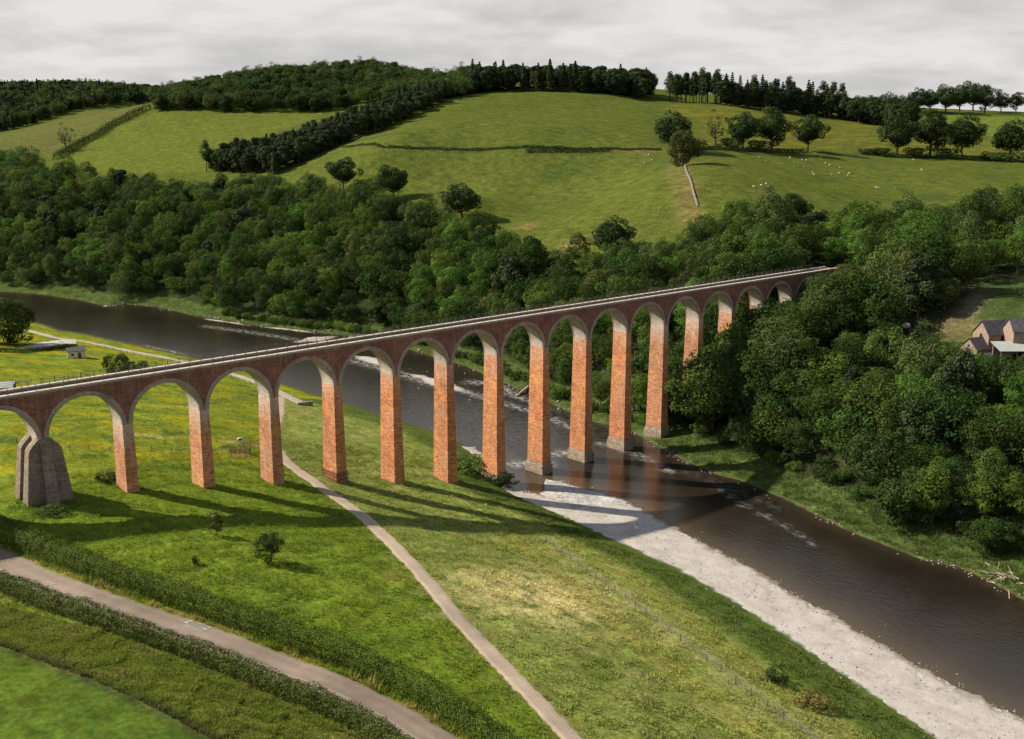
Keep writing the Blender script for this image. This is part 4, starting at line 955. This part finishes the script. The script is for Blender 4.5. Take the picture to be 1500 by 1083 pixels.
# --- conifer belt climbing the hill, skyline plantations
belt = scatter(hp([(302, 252), (400, 257), (445, 238), (560, 192), (655, 148), (690, 138), (660, 138), (600, 152), (548, 173), (500, 192), (420, 217), (340, 242)]), 7.5, 5)
B_ = sorted([(toimg((x, y, H(x, y)))[2], x, y) for x, y in belt])
for d, x, y in B_[:100]:
    k = rng.choice(['dense_p', 'pine_b', 'dense_b', 'spruce_b'], p=[.5, .2, .2, .1])
    form = {'dense_p': 'dense tall dark conifer', 'pine_b': 'open-crowned pine', 'dense_b': 'round dark broadleaf tree', 'spruce_b': 'pointed spruce'}[k]
    bx = toimg((x, y, H(x, y)))[0]; part = 'at the lower end' if bx < 400 else 'in the middle' if bx < 530 else 'at the upper end'
    plant('conifer' if k != 'dense_b' else 'broadleaf_tree', k, x, y, f'{form} {part} of the hillside tree belt', 'tree', f'{form}s {part} of the hillside belt', rng.uniform(.85, 1.2))
if B_[100:]: join_trees('hillside_belt', [(x, y, rng.choice(['dense_p', 'pine_b', 'dense_b']), rng.uniform(.7, 1), rng.uniform(0, 6)) for d, x, y in B_[100:]], 'upper end of the dark tree belt on the hillside', 'wood')
def rows(front, n_rows, step, seed, spread=1.0):
    P = resample(np.array(front), step); r = np.random.default_rng(seed); out = []
    for k in range(n_rows):
        for p in P:
            d = p-CAM[:2]; d = d/np.hypot(*d); q = p+d*(k*step*.95+r.uniform(0, step*.5))+r.normal(0, step*.22, 2)*spread; out.append((q[0], q[1], k))
    return out
def sky_label(key, px):
    if px < 1055: l = 'thin-trunked pine at the left end of the right skyline plantation'
    else:
        form = {'pine_a': 'open-crowned pine', 'spruce_a': 'pointed spruce', 'dense_p': 'dense tall conifer', 'dense_b': 'round dark tree', 'oak_a': 'broad oak'}[key]
        l = form+(' left of centre in' if px < 1150 else ' in the middle of' if px < 1250 else ' at the right end of')+' the right skyline plantation'
    return l, 'tree', l+' group'
for x, y, k in rows(hp([(984, 151), (1040, 153), (1100, 160), (1180, 168), (1260, 180), (1330, 190)]), 4, 7.0, 8):
    px = toimg((x, y, H(x, y)))[0]; key = rng.choice(['pine_a', 'spruce_a', 'dense_p', 'dense_b'], p=[.2, .2, .4, .2])
    if px < 1055: key = rng.choice(['pine_a', 'pine_b'])
    if px > 1250: key = rng.choice(['oak_a', 'dense_b', 'dense_p'])
    plant('conifer' if key[:5] in ('pine_', 'spruc') else 'broadleaf_tree', key, x, y, *sky_label(key, px), rng.uniform(1.0, 1.45))
for px, py, h in [(1345, 165, 34), (1362, 164, 30), (1385, 166, 38), (1405, 164, 36), (1425, 163, 40), (1442, 166, 40), (1466, 164, 26), (1488, 164, 28), (1510, 165, 30)]:
    one('broadleaf_tree', rng.choice(['oak_a', 'oak_b', 'oak_c']), px, py, h, 'dark broadleaf tree on the skyline at the far right', 'tree', 'skyline trees at the far right')
hw_ = []
for front, nr in ((hp([(232, 163), (300, 163), (400, 163), (480, 164), (545, 151)]), 18), (hp([(545, 151), (600, 150), (660, 146), (690, 138)]), 16), (hp([(690, 138), (740, 134), (800, 134), (870, 137), (905, 140), (946, 146)]), 7)):
    for x, y, k in rows(front, nr, 9.5, 12+nr):
        px = toimg((x, y, H(x, y)))[0]
        key = rng.choice(['dense_b', 'round_b', 'broad_a', 'dense_b', 'round_d']) if px < 690 else rng.choice(['dense_p', 'dense_p', 'dense_b', 'spruce_b'])
        hw_.append((x, y, key, rng.uniform(.9, 1.25)*(1.2 if px > 690 else 1), rng.uniform(0, 6.28)))
join_trees('hilltop_wood', hw_, 'dark mixed wood covering the hilltop along the skyline', 'wood')
fl = []
for q in scatter([tuple(at(*a)[:2]) for a in ((-140, 184, 1150), (60, 184, 1240), (150, 184, 1290), (235, 184, 1300), (290, 184, 1500), (300, 184, 2000), (-140, 184, 1950))], 13, 21):
    px, py, dep = toimg((q[0], q[1], H(*q)))
    lim = np.interp(px, [-100, 0, 60, 110, 150, 230], [205, 200, 178, 163, 156, 150])
    if -60 < px < 260 and py < lim: fl.append((q[0], q[1], rng.choice(['spruce_b', 'dense_p', 'dense_b', 'round_a', 'round_d', 'dense_b']), rng.uniform(.95, 1.35), rng.uniform(0, 6.28)))
join_trees('distant_forest', fl, 'distant forested hill on the left skyline', 'wood')
# --- hedges
def hedge(P, wd, hgt, mat, label, seed, per=620, size=.20, lump=.17, base=.0, name='hedge'):
    r = np.random.default_rng(seed); P = np.asarray(P); T = np.gradient(P, axis=0); T /= np.hypot(*T.T)[:, None]+1e-9; Nn = np.stack([-T[:, 1], T[:, 0]], 1)
    L = np.r_[0, np.cumsum(np.hypot(*np.diff(P, axis=0).T))]; n_ = int(L[-1]*per)
    s = r.uniform(0, L[-1], n_); i = np.clip(np.searchsorted(L, s)-1, 0, len(P)-2); f = ((s-L[i])/(L[i+1]-L[i]+1e-9))[:, None]; C = P[i]*(1-f)+P[i+1]*f
    th = r.uniform(-.15, math.pi+.15, n_); prof = np.abs(np.cos(th))**.6*np.sign(np.cos(th)); pz = np.abs(np.sin(th))**.6*np.sign(np.sin(th))
    lm = 1+lump*(fbm(s, th*2, 2.2, seed, 2)*.6+fbm(s, th*0, 9, seed+1, 2)*.5); d = r.uniform(.80, 1.06, n_)*lm
    off = prof*wd/2*d; z_ = np.maximum(pz*hgt*d, .05)
    q = C+Nn[i]*off[:, None]+r.normal(0, .08, C.shape); V3 = np.c_[q, H(q[:, 0], q[:, 1])+z_-.05]
    nn = np.c_[Nn[i]*prof[:, None], pz+.2]
    V, F = leafquads(V3, nn, size, r, .5); tone = np.repeat(r.uniform(.78, 1.22, n_)*(1+.22*fbm(s, th*0, 5, seed+3, 2)), 4)
    c = P[len(P)//2]; oz = np.array([c[0], c[1], float(H(*c))])
    e = thing(name, oz, label, 'hedge'); link('foliage', mesh('foliage', V-oz, F, mat, {'tone': tone}), e)
    m = MB()
    for k in range(0, len(P), 3):                         # woody stems inside
        g = float(H(*P[k])); m.tube([(P[k][0], P[k][1], g-.4), (P[k][0]+r.normal(0, .25), P[k][1]+r.normal(0, .25), g+hgt*.8)], [.06, .02], 4)
    m2 = mesh('stems', np.array(m.v)-oz, m.f, M['bark']); tag(link('stems', m2, e), kind='stuff'); return e
hedge(H1, 3.3, 3.2, M['hedge'], 'thick green hedge between the road and the viaduct meadow', 1)
hedge(H2, 2.6, 2.3, M['hedge2'], 'brownish green hedge on the near side of the road', 2, lump=.19)
hedge(resample(np.array(hp([(84, 234), (120, 212), (160, 188), (200, 168), (218, 160)])), 2.0), 7, 5.0, M['oak'], 'dark hedgerow running up between the two left hill fields', 3, 60, .8, .5, name='hedgerow')
hedge(resample(np.array(hp([(-20, 516), (30, 516), (70, 513), (112, 509)])), 1.0), 2.5, 1.3, M['leafA'], 'low green hedge round the car park', 4, 120, .35, .3)
hedge(resample(np.array(hp([(1008, 219), (1060, 220), (1130, 223), (1180, 223)])), 1.5), 3.5, 1.8, M['oak'], 'low dark hedge under the hill oaks', 6, 60, .6, .4, name='hedgerow')
hedge(resample(np.array(hp([(1290, 230), (1350, 232), (1420, 233), (1500, 239)])), 1.5), 3.5, 1.8, M['oak'], 'low dark hedge under the right-hand oaks', 7, 60, .6, .4, name='hedgerow')
hedge(resample(np.array(hp([(440, 214), (560, 217), (650, 219), (760, 217), (880, 219), (968, 220)])), 1.5), 1.5, .8, M['oak'], 'thin dark hedge line across the middle of the big hill field', 8, 45, .55, .5, name='hedgerow')
hedge(resample(np.array(hp([(770, 223), (830, 222), (890, 221)])), 1.5), 3.0, 1.5, M['oak'], 'patch of dark scrub under the hill hedge line', 9, 50, .55, .6, name='hedgerow')
# --- grass tufts over the near meadows and banks
def tufts(name, poly, n_, hgt, seed, label, blades=5, spread=.18, bright=1.6, filt=None):
    r = np.random.default_rng(seed); P = np.array(poly); q = r.uniform(P.min(0), P.max(0), (int(n_*2.2), 2)); q = q[inside(q[:, 0], q[:, 1], [tuple(p) for p in P])]
    d1 = dist_poly(q[:, 0], q[:, 1], [tuple(p) for p in PATH[::5]]); d2 = dist_poly(q[:, 0], q[:, 1], [tuple(p) for p in ROAD[::5]])
    keep = (d1 > 1.5) & (d2 > 3.0) & ((bil(sG, q[:, 0], q[:, 1]) > .15) | (bil(sR, q[:, 0], q[:, 1]) > .6))
    keep &= ~inside(q[:, 0], q[:, 1], [tuple(p) for p in CROPL]+[(-20, -300), (-400, -300), (-400, 0)])
    for i in range(-1, 12): keep &= ~((abs(q[:, 0]-i*PT) < 1.4) & (q[:, 1] > -.6) & (q[:, 1] < WD+.6))
    if filt is not None: keep &= filt(q)
    q = q[keep][:n_]; m_ = len(q)
    cl = np.clip(.55+.75*fbm(q[:, 0], q[:, 1], 5, seed+2, 3)+.3*fbm(q[:, 0], q[:, 1], 24, seed+4), .25, 1.7)
    hh = hgt*cl*r.uniform(.6, 1.3, m_); C = tint(q[:, 0], q[:, 1]); C = C*(bright*r.uniform(.66, 1.4, m_))[:, None]
    sp_ = r.random(m_) < .05; C[sp_] = np.array([.22, .19, .07])*r.uniform(.8, 1.2, (sp_.sum(), 1)); C = np.clip(C, 0, .8)
    z_ = H(q[:, 0], q[:, 1]); a = r.uniform(0, 6.28, (m_, blades)); rad = r.uniform(.0, spread, (m_, blades)); ln = r.uniform(.2, .75, (m_, blades))*hh[:, None]; wv = r.uniform(.035, .08, (m_, blades))
    ca, sa = np.cos(a), np.sin(a); bx = q[:, :1]+ca*rad; by = q[:, 1:]+sa*rad
    b1 = np.stack([bx-sa*wv, by+ca*wv, z_[:, None]-.06+0*a], -1); b2 = np.stack([bx+sa*wv, by-ca*wv, z_[:, None]-.06+0*a], -1)
    tp = np.stack([bx+ca*ln, by+sa*ln, z_[:, None]+hh[:, None]*r.uniform(.6, 1.1, (m_, blades))], -1)
    V = np.stack([b1, b2, tp], 2).reshape(-1, 3); F = np.arange(len(V)).reshape(-1, 3); CC = np.repeat(C, blades*3, 0)
    tag(link(name, mesh(name, V, F, M['tuft'], {'tint': CC})), label, 'grass', kind='stuff')
tufts('meadow_grass', hp([(-20, 760), (100, 700), (400, 640), (740, 690), (840, 770), (1010, 850), (1380, 1095), (860, 1100), (560, 1090), (-20, 950)]), 120000, .40, 31, 'tufted meadow grass between the road and the gravel bank')
tufts('bank_grass', [tuple(p) for p in np.array(RBw[1:13])+np.array([.3, 0])]+[tuple(p) for p in (np.array(RBw[1:13])+np.array([17, 0]))[::-1]], 16000, .75, 32, 'long green grass on the far river bank', 5, .3)
tufts('riverside_grass', [tuple(p) for p in np.array(RBw[13:28])+np.array([.2, 0])]+[tuple(p) for p in (np.array(RBw[13:28])+np.array([9, 4]))[::-1]], 9000, 1.0, 33, 'rough grass on the far bank upstream', 5, .5)
tufts('verge_grass', hp([(-30, 880), (150, 925), (330, 990), (560, 1095), (310, 1095), (120, 1000), (-30, 950)]), 32000, .48, 34, 'rough verge grass beside the crop field')
tufts('hedge_bottom_herbs', [tuple(p) for p in H1[::6]]+[tuple(p) for p in ROAD[::3][::-1]], 9000, .95, 36, 'tall herbs between the hedge and the road', 6, .3)
tufts('upstream_grass', hp([(0, 690), (60, 560), (300, 535), (440, 590), (700, 670), (640, 690), (400, 690)]), 22000, .4, 35, 'buttercup meadow grass behind the viaduct', 4, .3)

# ------------------------------------------------------------------ fences, huts, farm and small things
def fence(P, label, step=3.2, h=1.15, wires=3, name='fence', pw=.11):
    P = resample(np.asarray(P)[:, :2], step); c = P[len(P)//2]; oz = np.array([c[0], c[1], float(H(*c))]); e = thing(name, oz, label, 'fence')
    b = MB().box(-pw/2, pw/2, -pw/2, pw/2, -.4, h); pme = mesh('post', b.v, b.f, M['post'])
    for x, y in P: link('post', pme, e, (x-oz[0], y-oz[1], float(H(x, y))-oz[2]), (rng.normal(0, .03), rng.normal(0, .03), rng.uniform(0, 1)))
    for k in range(wires):
        z_ = h*(.35+.28*k); m = MB()
        for a, b_ in zip(P[:-1], P[1:]): m.bar((a[0], a[1], float(H(*a))+z_), (b_[0], b_[1], float(H(*b_))+z_), .018)
        m.build('wire', M['wire'], e, oz)
    return e
fence(FENCE, 'post and wire fence along the hay meadow above the river', 3.4)
fence(hits([(0, 646), (105, 661), (225, 661), (313, 664), (338, 664)]), 'post and wire fence across the buttercup meadow behind the viaduct', 4.0)
fence(hits([(-10, 566), (34, 562), (100, 556), (152, 548), (200, 540)]), 'wire fence just behind the viaduct parapet', 3.6)
fence(hits([(122, 505), (180, 517), (230, 528), (275, 537), (345, 556), (395, 573)]), 'post and wire fence beside the riverside track', 4.0)
fence(hits([(270, 598), (330, 589), (395, 577)]), 'short fence on the meadow bank seen through the arches', 3.5)
# drystone wall up the hill
def wall_line(P, label, wd=.6, h=.85):
    P = resample(np.asarray(P)[:, :2], 2.0); c = P[len(P)//2]; oz = np.array([c[0], c[1], float(H(*c))]); e = thing('stone_wall', oz, label, 'wall')
    for a, b_ in zip(P[:-1], P[1:]):
        m = MB(); k = rng.uniform(.8, 1.15); m.bar((a[0], a[1], float(H(*a))+h*k/2-.1), (b_[0], b_[1], float(H(*b_))+h*k/2-.1), wd, h*k); m.build('wall_length', M['track_wall'], e, (a[0], a[1], float(H(*a))))
M['track_wall'] = plain('pale_field_stone', (.20, .18, .15), .9, .3, 1.0)
wall_line(hits([(1003, 244), (1010, 262), (1015, 282), (1022, 303)]), 'pale drystone wall running down the hill field')
# stone end of the track
p = hit(447, 594); d = TRK[-1]-TRK[-8]; an = math.atan2(d[1], d[0])
e = thing('retaining_wall', (p[0], p[1], p[2]), 'low stone retaining wall at the end of the riverside track', 'wall', rz=an)
for r_ in range(3):
    for c_ in range(5):
        MB().hexa([(-.35, -2.3+c_*.92, -.4+r_*.5), (.35, -2.3+c_*.92, -.4+r_*.5), (.35, -1.42+c_*.92, -.4+r_*.5), (-.35, -1.42+c_*.92, -.4+r_*.5)], [(-.33, -2.28+c_*.92, .06+r_*.5), (.33, -2.28+c_*.92, .06+r_*.5), (.33, -1.44+c_*.92, .06+r_*.5), (-.33, -1.44+c_*.92, .06+r_*.5)]).local('stone_block', M['stone_lit'], e)
def gable(name, p, rz, L, W, hw, hr, wall, roof, label, cat, over=.35, doors=(), extra=None, group=None):
    """walls with gables along local x (length L), ridge along x"""
    e = thing(name, (p[0], p[1], p[2]), label, cat, group, rz)
    x, y = L/2, W/2
    b = MB(); b.add([(-x, -y, -1.2), (x, -y, -1.2), (x, y, -1.2), (-x, y, -1.2), (-x, -y, hw), (x, -y, hw), (x, y, hw), (-x, y, hw), (-x, 0, hr-.08), (x, 0, hr-.08)],
                    [(0, 1, 5, 4), (2, 3, 7, 6), (1, 2, 6, 9, 5), (3, 0, 4, 8, 7), (3, 2, 1, 0)]); b.local('wall', M[wall], e)
    sl_ = (hr-hw)/y
    for s in (-1, 1):
        yo = y+over; zo = hw-over*sl_
        q = [(-x-over, s*yo, zo), (x+over, s*yo, zo), (x+over, 0, hr), (-x-over, 0, hr)]
        if s > 0: q = [q[1], q[0], q[3], q[2]]
        b = MB(); b.hexa(q, [(a, c, z_+.16) for a, c, z_ in q]); b.local('roof_slope', M[roof], e)
    for (side, u, z0, wd, hh, mat, nm) in doors:
        b = MB()
        if side in ('-x', '+x'):
            xx_ = -x if side == '-x' else x; b.box(xx_-.06, xx_+.06, u-wd/2, u+wd/2, z0, z0+hh)
        else:
            yy_ = -y if side == '-y' else y; b.box(u-wd/2, u+wd/2, yy_-.06, yy_+.06, z0, z0+hh)
        b.local(nm, M[mat], e)
    return e
p = hit(112, 524); gable('field_hut', p, math.radians(-18), 5.6, 4.0, 2.6, 3.5, 'cream', 'felt', 'small cream wooden hut with dark roof in the meadow', 'hut', .3, [('-y', 1.0, 0, 1.0, 2.0, 'felt', 'door'), ('-y', -1.2, 1.1, .8, .7, 'darkin', 'window')])
p = hit(-4, 578); gable('field_shed', p, math.radians(-30), 8.5, 5, 2.3, 3.2, 'darkin', 'tin', 'open-fronted shed with pale grey roof at the left edge', 'shed', .5)
# car park
AP = hits([(112, 498), (95, 497), (60, 502), (25, 511), (50, 513), (85, 509), (112, 504)])
c = AP.mean(0); V = [(p_[0], p_[1], float(H(p_[0], p_[1]))+.14) for p_ in AP]+[(c[0], c[1], float(H(c[0], c[1]))+.16)]
b = MB(); b.add(V, [(k, (k+1) % 7, 7) for k in range(7)]); o = b.build('car_park', M['apron']); tag(o, 'grey concrete parking apron beside the river track', 'parking', kind='structure')
# farm buildings on the far slope
fa = hit(1452, 512); rzf = math.radians(-62)
def fl_(dx, dy): return (fa[0]+dx*_R[0]+dy*_F[0]/math.cos(PIT), fa[1]+dx*_R[1]+dy*_F[1]/math.cos(PIT))
def farm(px, py, L, W, hw, hr, rz, wall, roof, label, name='farm_building', doors=()):
    p = hit(px, py); p[2] = float(H(p[0], p[1])); return gable(name, p, rz, L, W, hw, hr, wall, roof, label, 'farm building', .25, doors)
A0 = -YAW
farm(1436, 521, 8.5, 5.4, 2.3, 4.7, A0+math.radians(24), 'sand', 'slate', 'red sandstone farm barn with slate roof and gable facing left', 'barn', [('-x', 0, .2, 1.4, 2.1, 'darkin', 'door'), ('-x', 0, 2.6, .6, .6, 'darkin', 'window')])
farm(1466, 503, 12, 6.0, 2.9, 5.9, A0+math.radians(14), 'sand', 'slate', 'larger slate-roofed farmhouse behind the red barn', 'farmhouse', [('-y', -2, 1.2, 1.0, 1.3, 'darkin', 'window'), ('-y', 2, 1.2, 1.0, 1.3, 'darkin', 'window'), ('-x', 0, 1.5, 1.0, 1.3, 'darkin', 'window')])
farm(1512, 500, 12, 6.5, 2.9, 5.6, A0+math.radians(-2), 'sand', 'slate', 'slate-roofed farm range cut by the right edge', 'farm_range')
p = hit(1492, 524); e = thing('lean_to_shed', p, 'low lean-to shed with pale grey sheet roof in front of the farm', 'shed', rz=A0)
b = MB(); b.box(-5.4, 6, 2.2, 2.5, -1.5, 3.3); b.local('back_wall', M['sand'], e)
q = [(-6, -3.2, 2.1), (6.4, -3.2, 2.1), (6.4, 2.6, 3.4), (-6, 2.6, 3.4)]; MB().hexa(q, [(a, c_, z_+.14) for a, c_, z_ in q]).local('roof_slope', M['tin'], e)
for x_ in (-5.6, -1.8, 2.0, 5.8): MB().box(x_-.1, x_+.1, -3.0, -2.8, -2.0, 2.15).local('post', M['post'], e)
p = hit(1447, 527); e = thing('garden_wall', p, 'short white wall in front of the farm barn', 'wall', rz=A0); MB().box(-1.8, 1.8, -.15, .15, -1, 1.7).local('wall', M['white'], e); MB().box(-1.9, 1.9, -.2, .2, 1.703, 1.82).local('coping', M['coping'], e)
p = hit(1326, 490); e = thing('oil_tank', (p[0], p[1], p[2]+1.2), 'white rounded tank among the trees left of the farm', 'tank', rz=A0); b = MB(); b.ell((0, 0, 1.3), (1.2, .8, .75), 14, 8); b.local('tank', M['white'], e, True); b = MB(); b.box(-1.2, -.9, -.6, .6, -2, .8); b.box(.9, 1.2, -.6, .6, -2, .8); b.local('cradle', M['post'], e)
# pen of rusty hurdles
p = hit(352, 664); e = thing('hurdle_pen', p, 'rusty hurdle pen on bare soil behind the viaduct', 'pen', rz=A0+.05)
for (x0, y0, x1, y1) in ((-2.1, -.8, 2.1, -.8), (-2.1, .9, 2.1, .9), (-2.1, -.8, -2.1, .9), (2.1, -.8, 2.1, .9)):
    m = MB()
    for h in (.2, .5, .8, 1.1): m.bar((x0, y0, h), (x1, y1, h), .07)
    for u in np.linspace(0, 1, 5): m.bar((x0+(x1-x0)*u, y0+(y1-y0)*u, -.2), (x0+(x1-x0)*u, y0+(y1-y0)*u, 1.2), .07)
    m.local('hurdle', M['fence'], e)
def sheep_mesh(mat, head):
    b = MB(); b.ell((0, 0, .68), (.58, .30, .32), 10, 6); b.ell((.62, 0, .86), (.20, .12, .13), 8, 5); b.tube([(.40, 0, .75), (.6, 0, .86)], [.18, .12], 7)
    for sx in (-.34, .34):
        for sy in (-.15, .15): b.tube([(sx, sy, -.05), (sx, sy, .3), (sx*.95, sy, .6)], [.045, .05, .08], 5)
    b.ell((.56, .15, .93), (.05, .10, .04), 6, 4); b.ell((.56, -.15, .93), (.05, .10, .04), 6, 4)
    return mesh('sheep', b.v, b.f, mat, smooth=True)
def pied():
    m, t, b = newmat('pied_coat'); f = noise(t, nd(t, 'ShaderNodeTexCoord').outputs['Object'], 2.2, 2); t.links.new(ramp(t, f, [(.47, (.02, .02, .02)), (.50, (.75, .72, .68))]), b.inputs['Base Color']); return m
sm = sheep_mesh(M['wool'], M['wool'])
SH = [(1113, 232), (1122, 237), (1157, 232), (1163, 238), (1175, 235), (1181, 236), (1202, 232), (1209, 240), (1215, 243), (1190, 254), (1192, 257), (1218, 257), (1229, 255), (1242, 258), (1194, 226), (1104, 275), (1115, 273), (1122, 271), (1125, 275), (1283, 276), (1287, 277), (1311, 277), (1338, 235), (944, 240), (950, 228), (955, 236), (960, 224), (1350, 250), (1230, 247), (1244, 255)]
for px, py in SH:
    p = hit(px, py); o = link('sheep', sm, None, (p[0], p[1], p[2]), (0, 0, rng.uniform(0, 6.28)), (.85,)*3); tag(o, 'white sheep grazing on the hill field', 'sheep', 'sheep grazing on the hill')
p = hit(351, 648); tag(link('sheep', sheep_mesh(pied(), None), None, tuple(p), (0, 0, -YAW+.6), (1.1,)*3), 'black and white animal standing behind the hurdle pen', 'sheep')
# fallen trunk, driftwood, river stones
p = onz(770, 573, .3); q = onz(748, 584, .25); e = thing('fallen_trunk', (p[0], p[1], 0), 'pale fallen tree trunk lying in the river behind the piers', 'log')
q = np.array(q)-np.array(p); n_ = q/np.linalg.norm(q); m = MB(); m.tube([-n_*2.5+np.array([0, 0, 1.2]), np.array([0, 0, .9]), n_*3.5+np.array([0, 0, .5]), n_*7+np.array([0, 0, .1])], [.55, .52, .45, .35], 9); tr_ = m.local('trunk', M['drift'], e, True)
for k in range(5):
    m = MB(); a = rng.uniform(0, 6.28); s_ = n_*(6.0+rng.uniform(-1, 1)); m.tube([s_+np.array([0, 0, .2]), s_+np.array([math.cos(a), math.sin(a), .7])*rng.uniform(.8, 1.6)], [.12, .04], 5); m.local('root', M['drift'], e)
p = hit(1462, 846); e = thing('driftwood_pile', p, 'tangled pile of pale driftwood on the far bank at the right edge', 'driftwood')
for k in range(34):
    c = rng.normal(0, 1, 3)*np.array([2.2, 2.4, .25])+np.array([0, 0, .6]); a = rng.uniform(0, 6.28); L = rng.uniform(1.2, 3.2); d = np.array([math.cos(a), math.sin(a), rng.uniform(-.15, .55)])*L/2
    m = MB(); m.tube([c-d, c+rng.normal(0, .12, 3), c+d], [rng.uniform(.06, .16), .09, .03], 5); m.local('branch', M['drift'], e)
def stones(name, P, n_, spread, smin, smax, seed, label, mat):
    r = np.random.default_rng(seed); P = resample(np.asarray(P)[:, :2], .5); i = r.integers(0, len(P), n_); q = P[i]+r.normal(0, spread, (n_, 2)); q = q[fbm(q[:, 0], q[:, 1], 14, seed, 2) > -.15]; V = []; F = []; k = 0
    base = np.array([(1, 0, 0), (.5, .8, 0), (-.5, .8, 0), (-1, 0, 0), (-.5, -.8, 0), (.5, -.8, 0), (0, 0, .7), (0, 0, -.5)])
    fc = [(j, (j+1) % 6, 6) for j in range(6)]+[((j+1) % 6, j, 7) for j in range(6)]
    for x, y in q:
        s_ = r.uniform(smin, smax)*r.uniform(.6, 1); a = r.uniform(0, 6.28); b = base*r.uniform(.7, 1.2, (8, 3))*s_; z_ = max(float(H(x, y)), -.05)+s_*.18
        V.append(np.stack([b[:, 0]*math.cos(a)-b[:, 1]*math.sin(a)+x, b[:, 0]*math.sin(a)+b[:, 1]*math.cos(a)+y, b[:, 2]+z_], 1)); F += [tuple(v_+k for v_ in f) for f in fc]; k += 8
    tag(link(name, mesh(name, np.concatenate(V), np.array(F), mat)), label, 'stones', kind='stuff')
M['boulder'] = plain('river_boulder', (.26, .22, .175), .9, .3, 1.0)
stones('bank_stones', RBw[1:14], 340, .9, .05, .42, 41, 'pale stones along the far water edge', M['boulder'])
stones('shore_pebbles', [p_ for p_ in WLw[1:12]], 900, .9, .10, .32, 42, 'pale pebbles along the gravel shore', M['gravel'])
stones('bank_cobbles', [tuple(p_) for p_ in (np.array(gs[(gs[:, 1] > -150) & (gs[:, 1] < 0)])+np.array([7.0, 2.0]))], 700, 4.5, .10, .30, 45, 'loose cobbles scattered over the gravel bank', M['boulder'])
stones('upstream_stones', RBw[14:26], 260, 1.3, .3, 1.0, 43, 'pale stones on the upstream bank', M['boulder'])
stones('river_stones', gp([(690, 545), (720, 560), (750, 575), (700, 590), (640, 560), (560, 545)]), 70, 5.0, .2, .55, 44, 'stones breaking the water in the rapids', M['boulder'])

for wd_ in WOODS: build_wood(*wd_)
